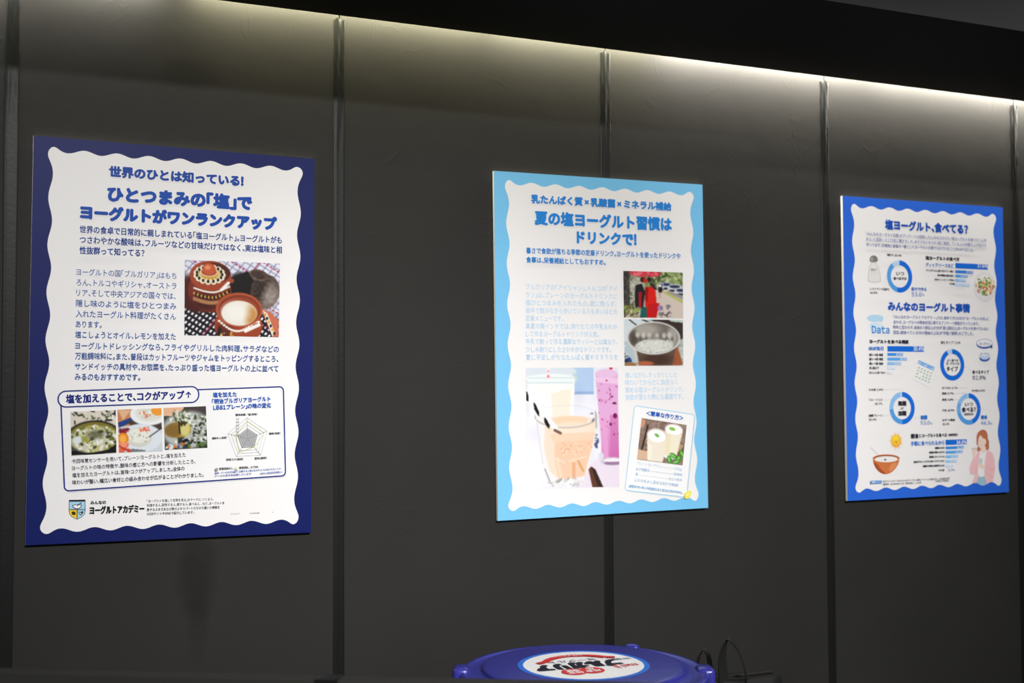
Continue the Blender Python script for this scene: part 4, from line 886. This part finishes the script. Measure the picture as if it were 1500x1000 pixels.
i.stroke(arc, .13, (212, 48, 50)); i.stroke([(-.70, .28), (-.56, .34)], .12, (200, 44, 48)); i.stroke([(.70, .28), (.56, .34)], .12, (200, 44, 48)); i.text('LB81プレーン', (-.30, .63), (.30, .63), .075, (240, 236, 234), .003)
i.build()

# ------------------------------------------------------------------ counter, partition, bag
c = tag(empty('counter', (1.3, -0.30, 0)), 'low black counter against the wall that carries the blue tub and the bag', 'counter')
bm = bmesh.new(); box(bm, -0.5, 1.1, -0.40, 0.298, CT - 0.03, CT - 0.0, 0.002); bobj('worktop', bm, M['black'], c)
bm = bmesh.new(); box(bm, -0.47, 1.07, -0.36, 0.29, 0.0, CT - 0.0305); bobj('cabinet', bm, M['black'], c)

pa = Vector((0.077, CAM_Y + 2.163)); pb = Vector((1.009, CAM_Y + 1.61)); ang = math.atan2(pb.y - pa.y, pb.x - pa.x); PT = CAM_Z - 0.45
w = tag(empty('low_partition', (pa.x, pa.y, 0), (0, 0, ang)), 'low charcoal partition along the bottom edge, in front of the blue tub', 'partition')
jx = 0.535
for x0, x1 in ((-0.42, jx - 0.001), (jx + 0.001, 1.55)):
    bm = bmesh.new(); box(bm, x0, x1, -0.035, 0.0, 0.0, PT, 0.0015); bobj('partition_panel', bm, M['partition'], w)
bm = bmesh.new(); box(bm, jx - 0.0185, jx + 0.0185, -0.0358, 0.0008, 0.02, PT + 0.0012, 0.0003); bobj('tape_strip', bm, M['tape'], w)

def ribbon(name, pts, dirs, mat, parent, th=0.0025):
    """webbing strap: centre line pts, half-width vectors dirs"""
    n = 40; P = [Vector(p) for p in pts]; D = [Vector(d) for d in dirs]
    def cr(A, t):
        k = t * (len(A) - 1); i = min(int(k), len(A) - 2); f = k - i
        p0, p1, p2, p3 = A[max(i - 1, 0)], A[i], A[i + 1], A[min(i + 2, len(A) - 1)]
        return 0.5 * ((2 * p1) + (-p0 + p2) * f + (2 * p0 - 5 * p1 + 4 * p2 - p3) * f * f + (-p0 + 3 * p1 - 3 * p2 + p3) * f ** 3)
    bm = bmesh.new(); rows = []
    for k in range(n + 1):
        a = cr(P, k / n); d = cr(D, k / n); tn = (cr(P, min(1, k / n + .01)) - cr(P, max(0, k / n - .01))).normalized(); nn = tn.cross(d).normalized() * th / 2
        rows.append([bm.verts.new(a + d + nn), bm.verts.new(a - d + nn), bm.verts.new(a - d - nn), bm.verts.new(a + d - nn)])
    for r0, r1 in zip(rows, rows[1:]):
        for j in range(4): bm.faces.new((r0[j], r0[(j + 1) % 4], r1[(j + 1) % 4], r1[j]))
    bm.faces.new(rows[0]); bm.faces.new(rows[-1][::-1])
    return bobj(name, bm, mat, parent, False)
BX, BY = 1.675, CAM_Y + 2.475
BT = CAM_Z - 0.690
b = tag(empty('tote_bag', (BX, BY, CT)), 'black bag with upright looped handles, right of the blue tub against the wall', 'bag')
bh = BT - CT
bm = bmesh.new(); box(bm, -0.15, 0.15, -0.065, 0.065, 0.0, bh, 0.0)
bmesh.ops.subdivide_edges(bm, edges=bm.edges, cuts=7, use_grid_fill=True)
for v in bm.verts:
    t_ = v.co.z / bh; sg = 1 if v.co.y > 0 else -1
    k = (1 - (v.co.x / 0.15) ** 2 * .35); v.co.y = v.co.y * k * (1.0 - .35 * t_ ** 2) + .003 * math.sin(v.co.x * 40 + v.co.z * 23)
    v.co.x *= 1 - .10 * t_ ** 3; v.co.z -= (0.010 * (v.co.x / 0.15) ** 2 + 0.003 * math.sin(v.co.x * 31)) * t_
bobj('bag_body', bm, M['bag'], b, True)
bm = bmesh.new(); box(bm, -0.132, 0.132, -0.004, 0.004, bh - 0.004, bh + 0.0025, 0.0015); bobj('zip', bm, M['web'], b)
z = bh
ribbon('handle', [(-.036, -.038, z - .05), (-.036, -.040, z), (-.034, -.032, z + .055), (-.014, -.022, z + .096), (.010, -.022, z + .079), (.024, -.030, z + .040), (.031, -.038, z), (.033, -.038, z - .05)],
       [(.017, .004, 0), (.016, .004, 0), (.014, .006, 0), (.010, .008, .002), (.007, .010, .003), (.006, .009, 0), (.008, .006, 0), (.008, .004, 0)], M['web'], b)
ribbon('handle', [(-.062, .034, z - .05), (-.062, .036, z), (-.056, .040, z + .036), (-.042, .040, z + .060), (-.026, .040, z + .046), (-.020, .036, z), (-.018, .034, z - .05)],
       [(.010, .003, 0)] * 2 + [(.008, .006, 0)] * 3 + [(.010, .003, 0)] * 2, M['web'], b)
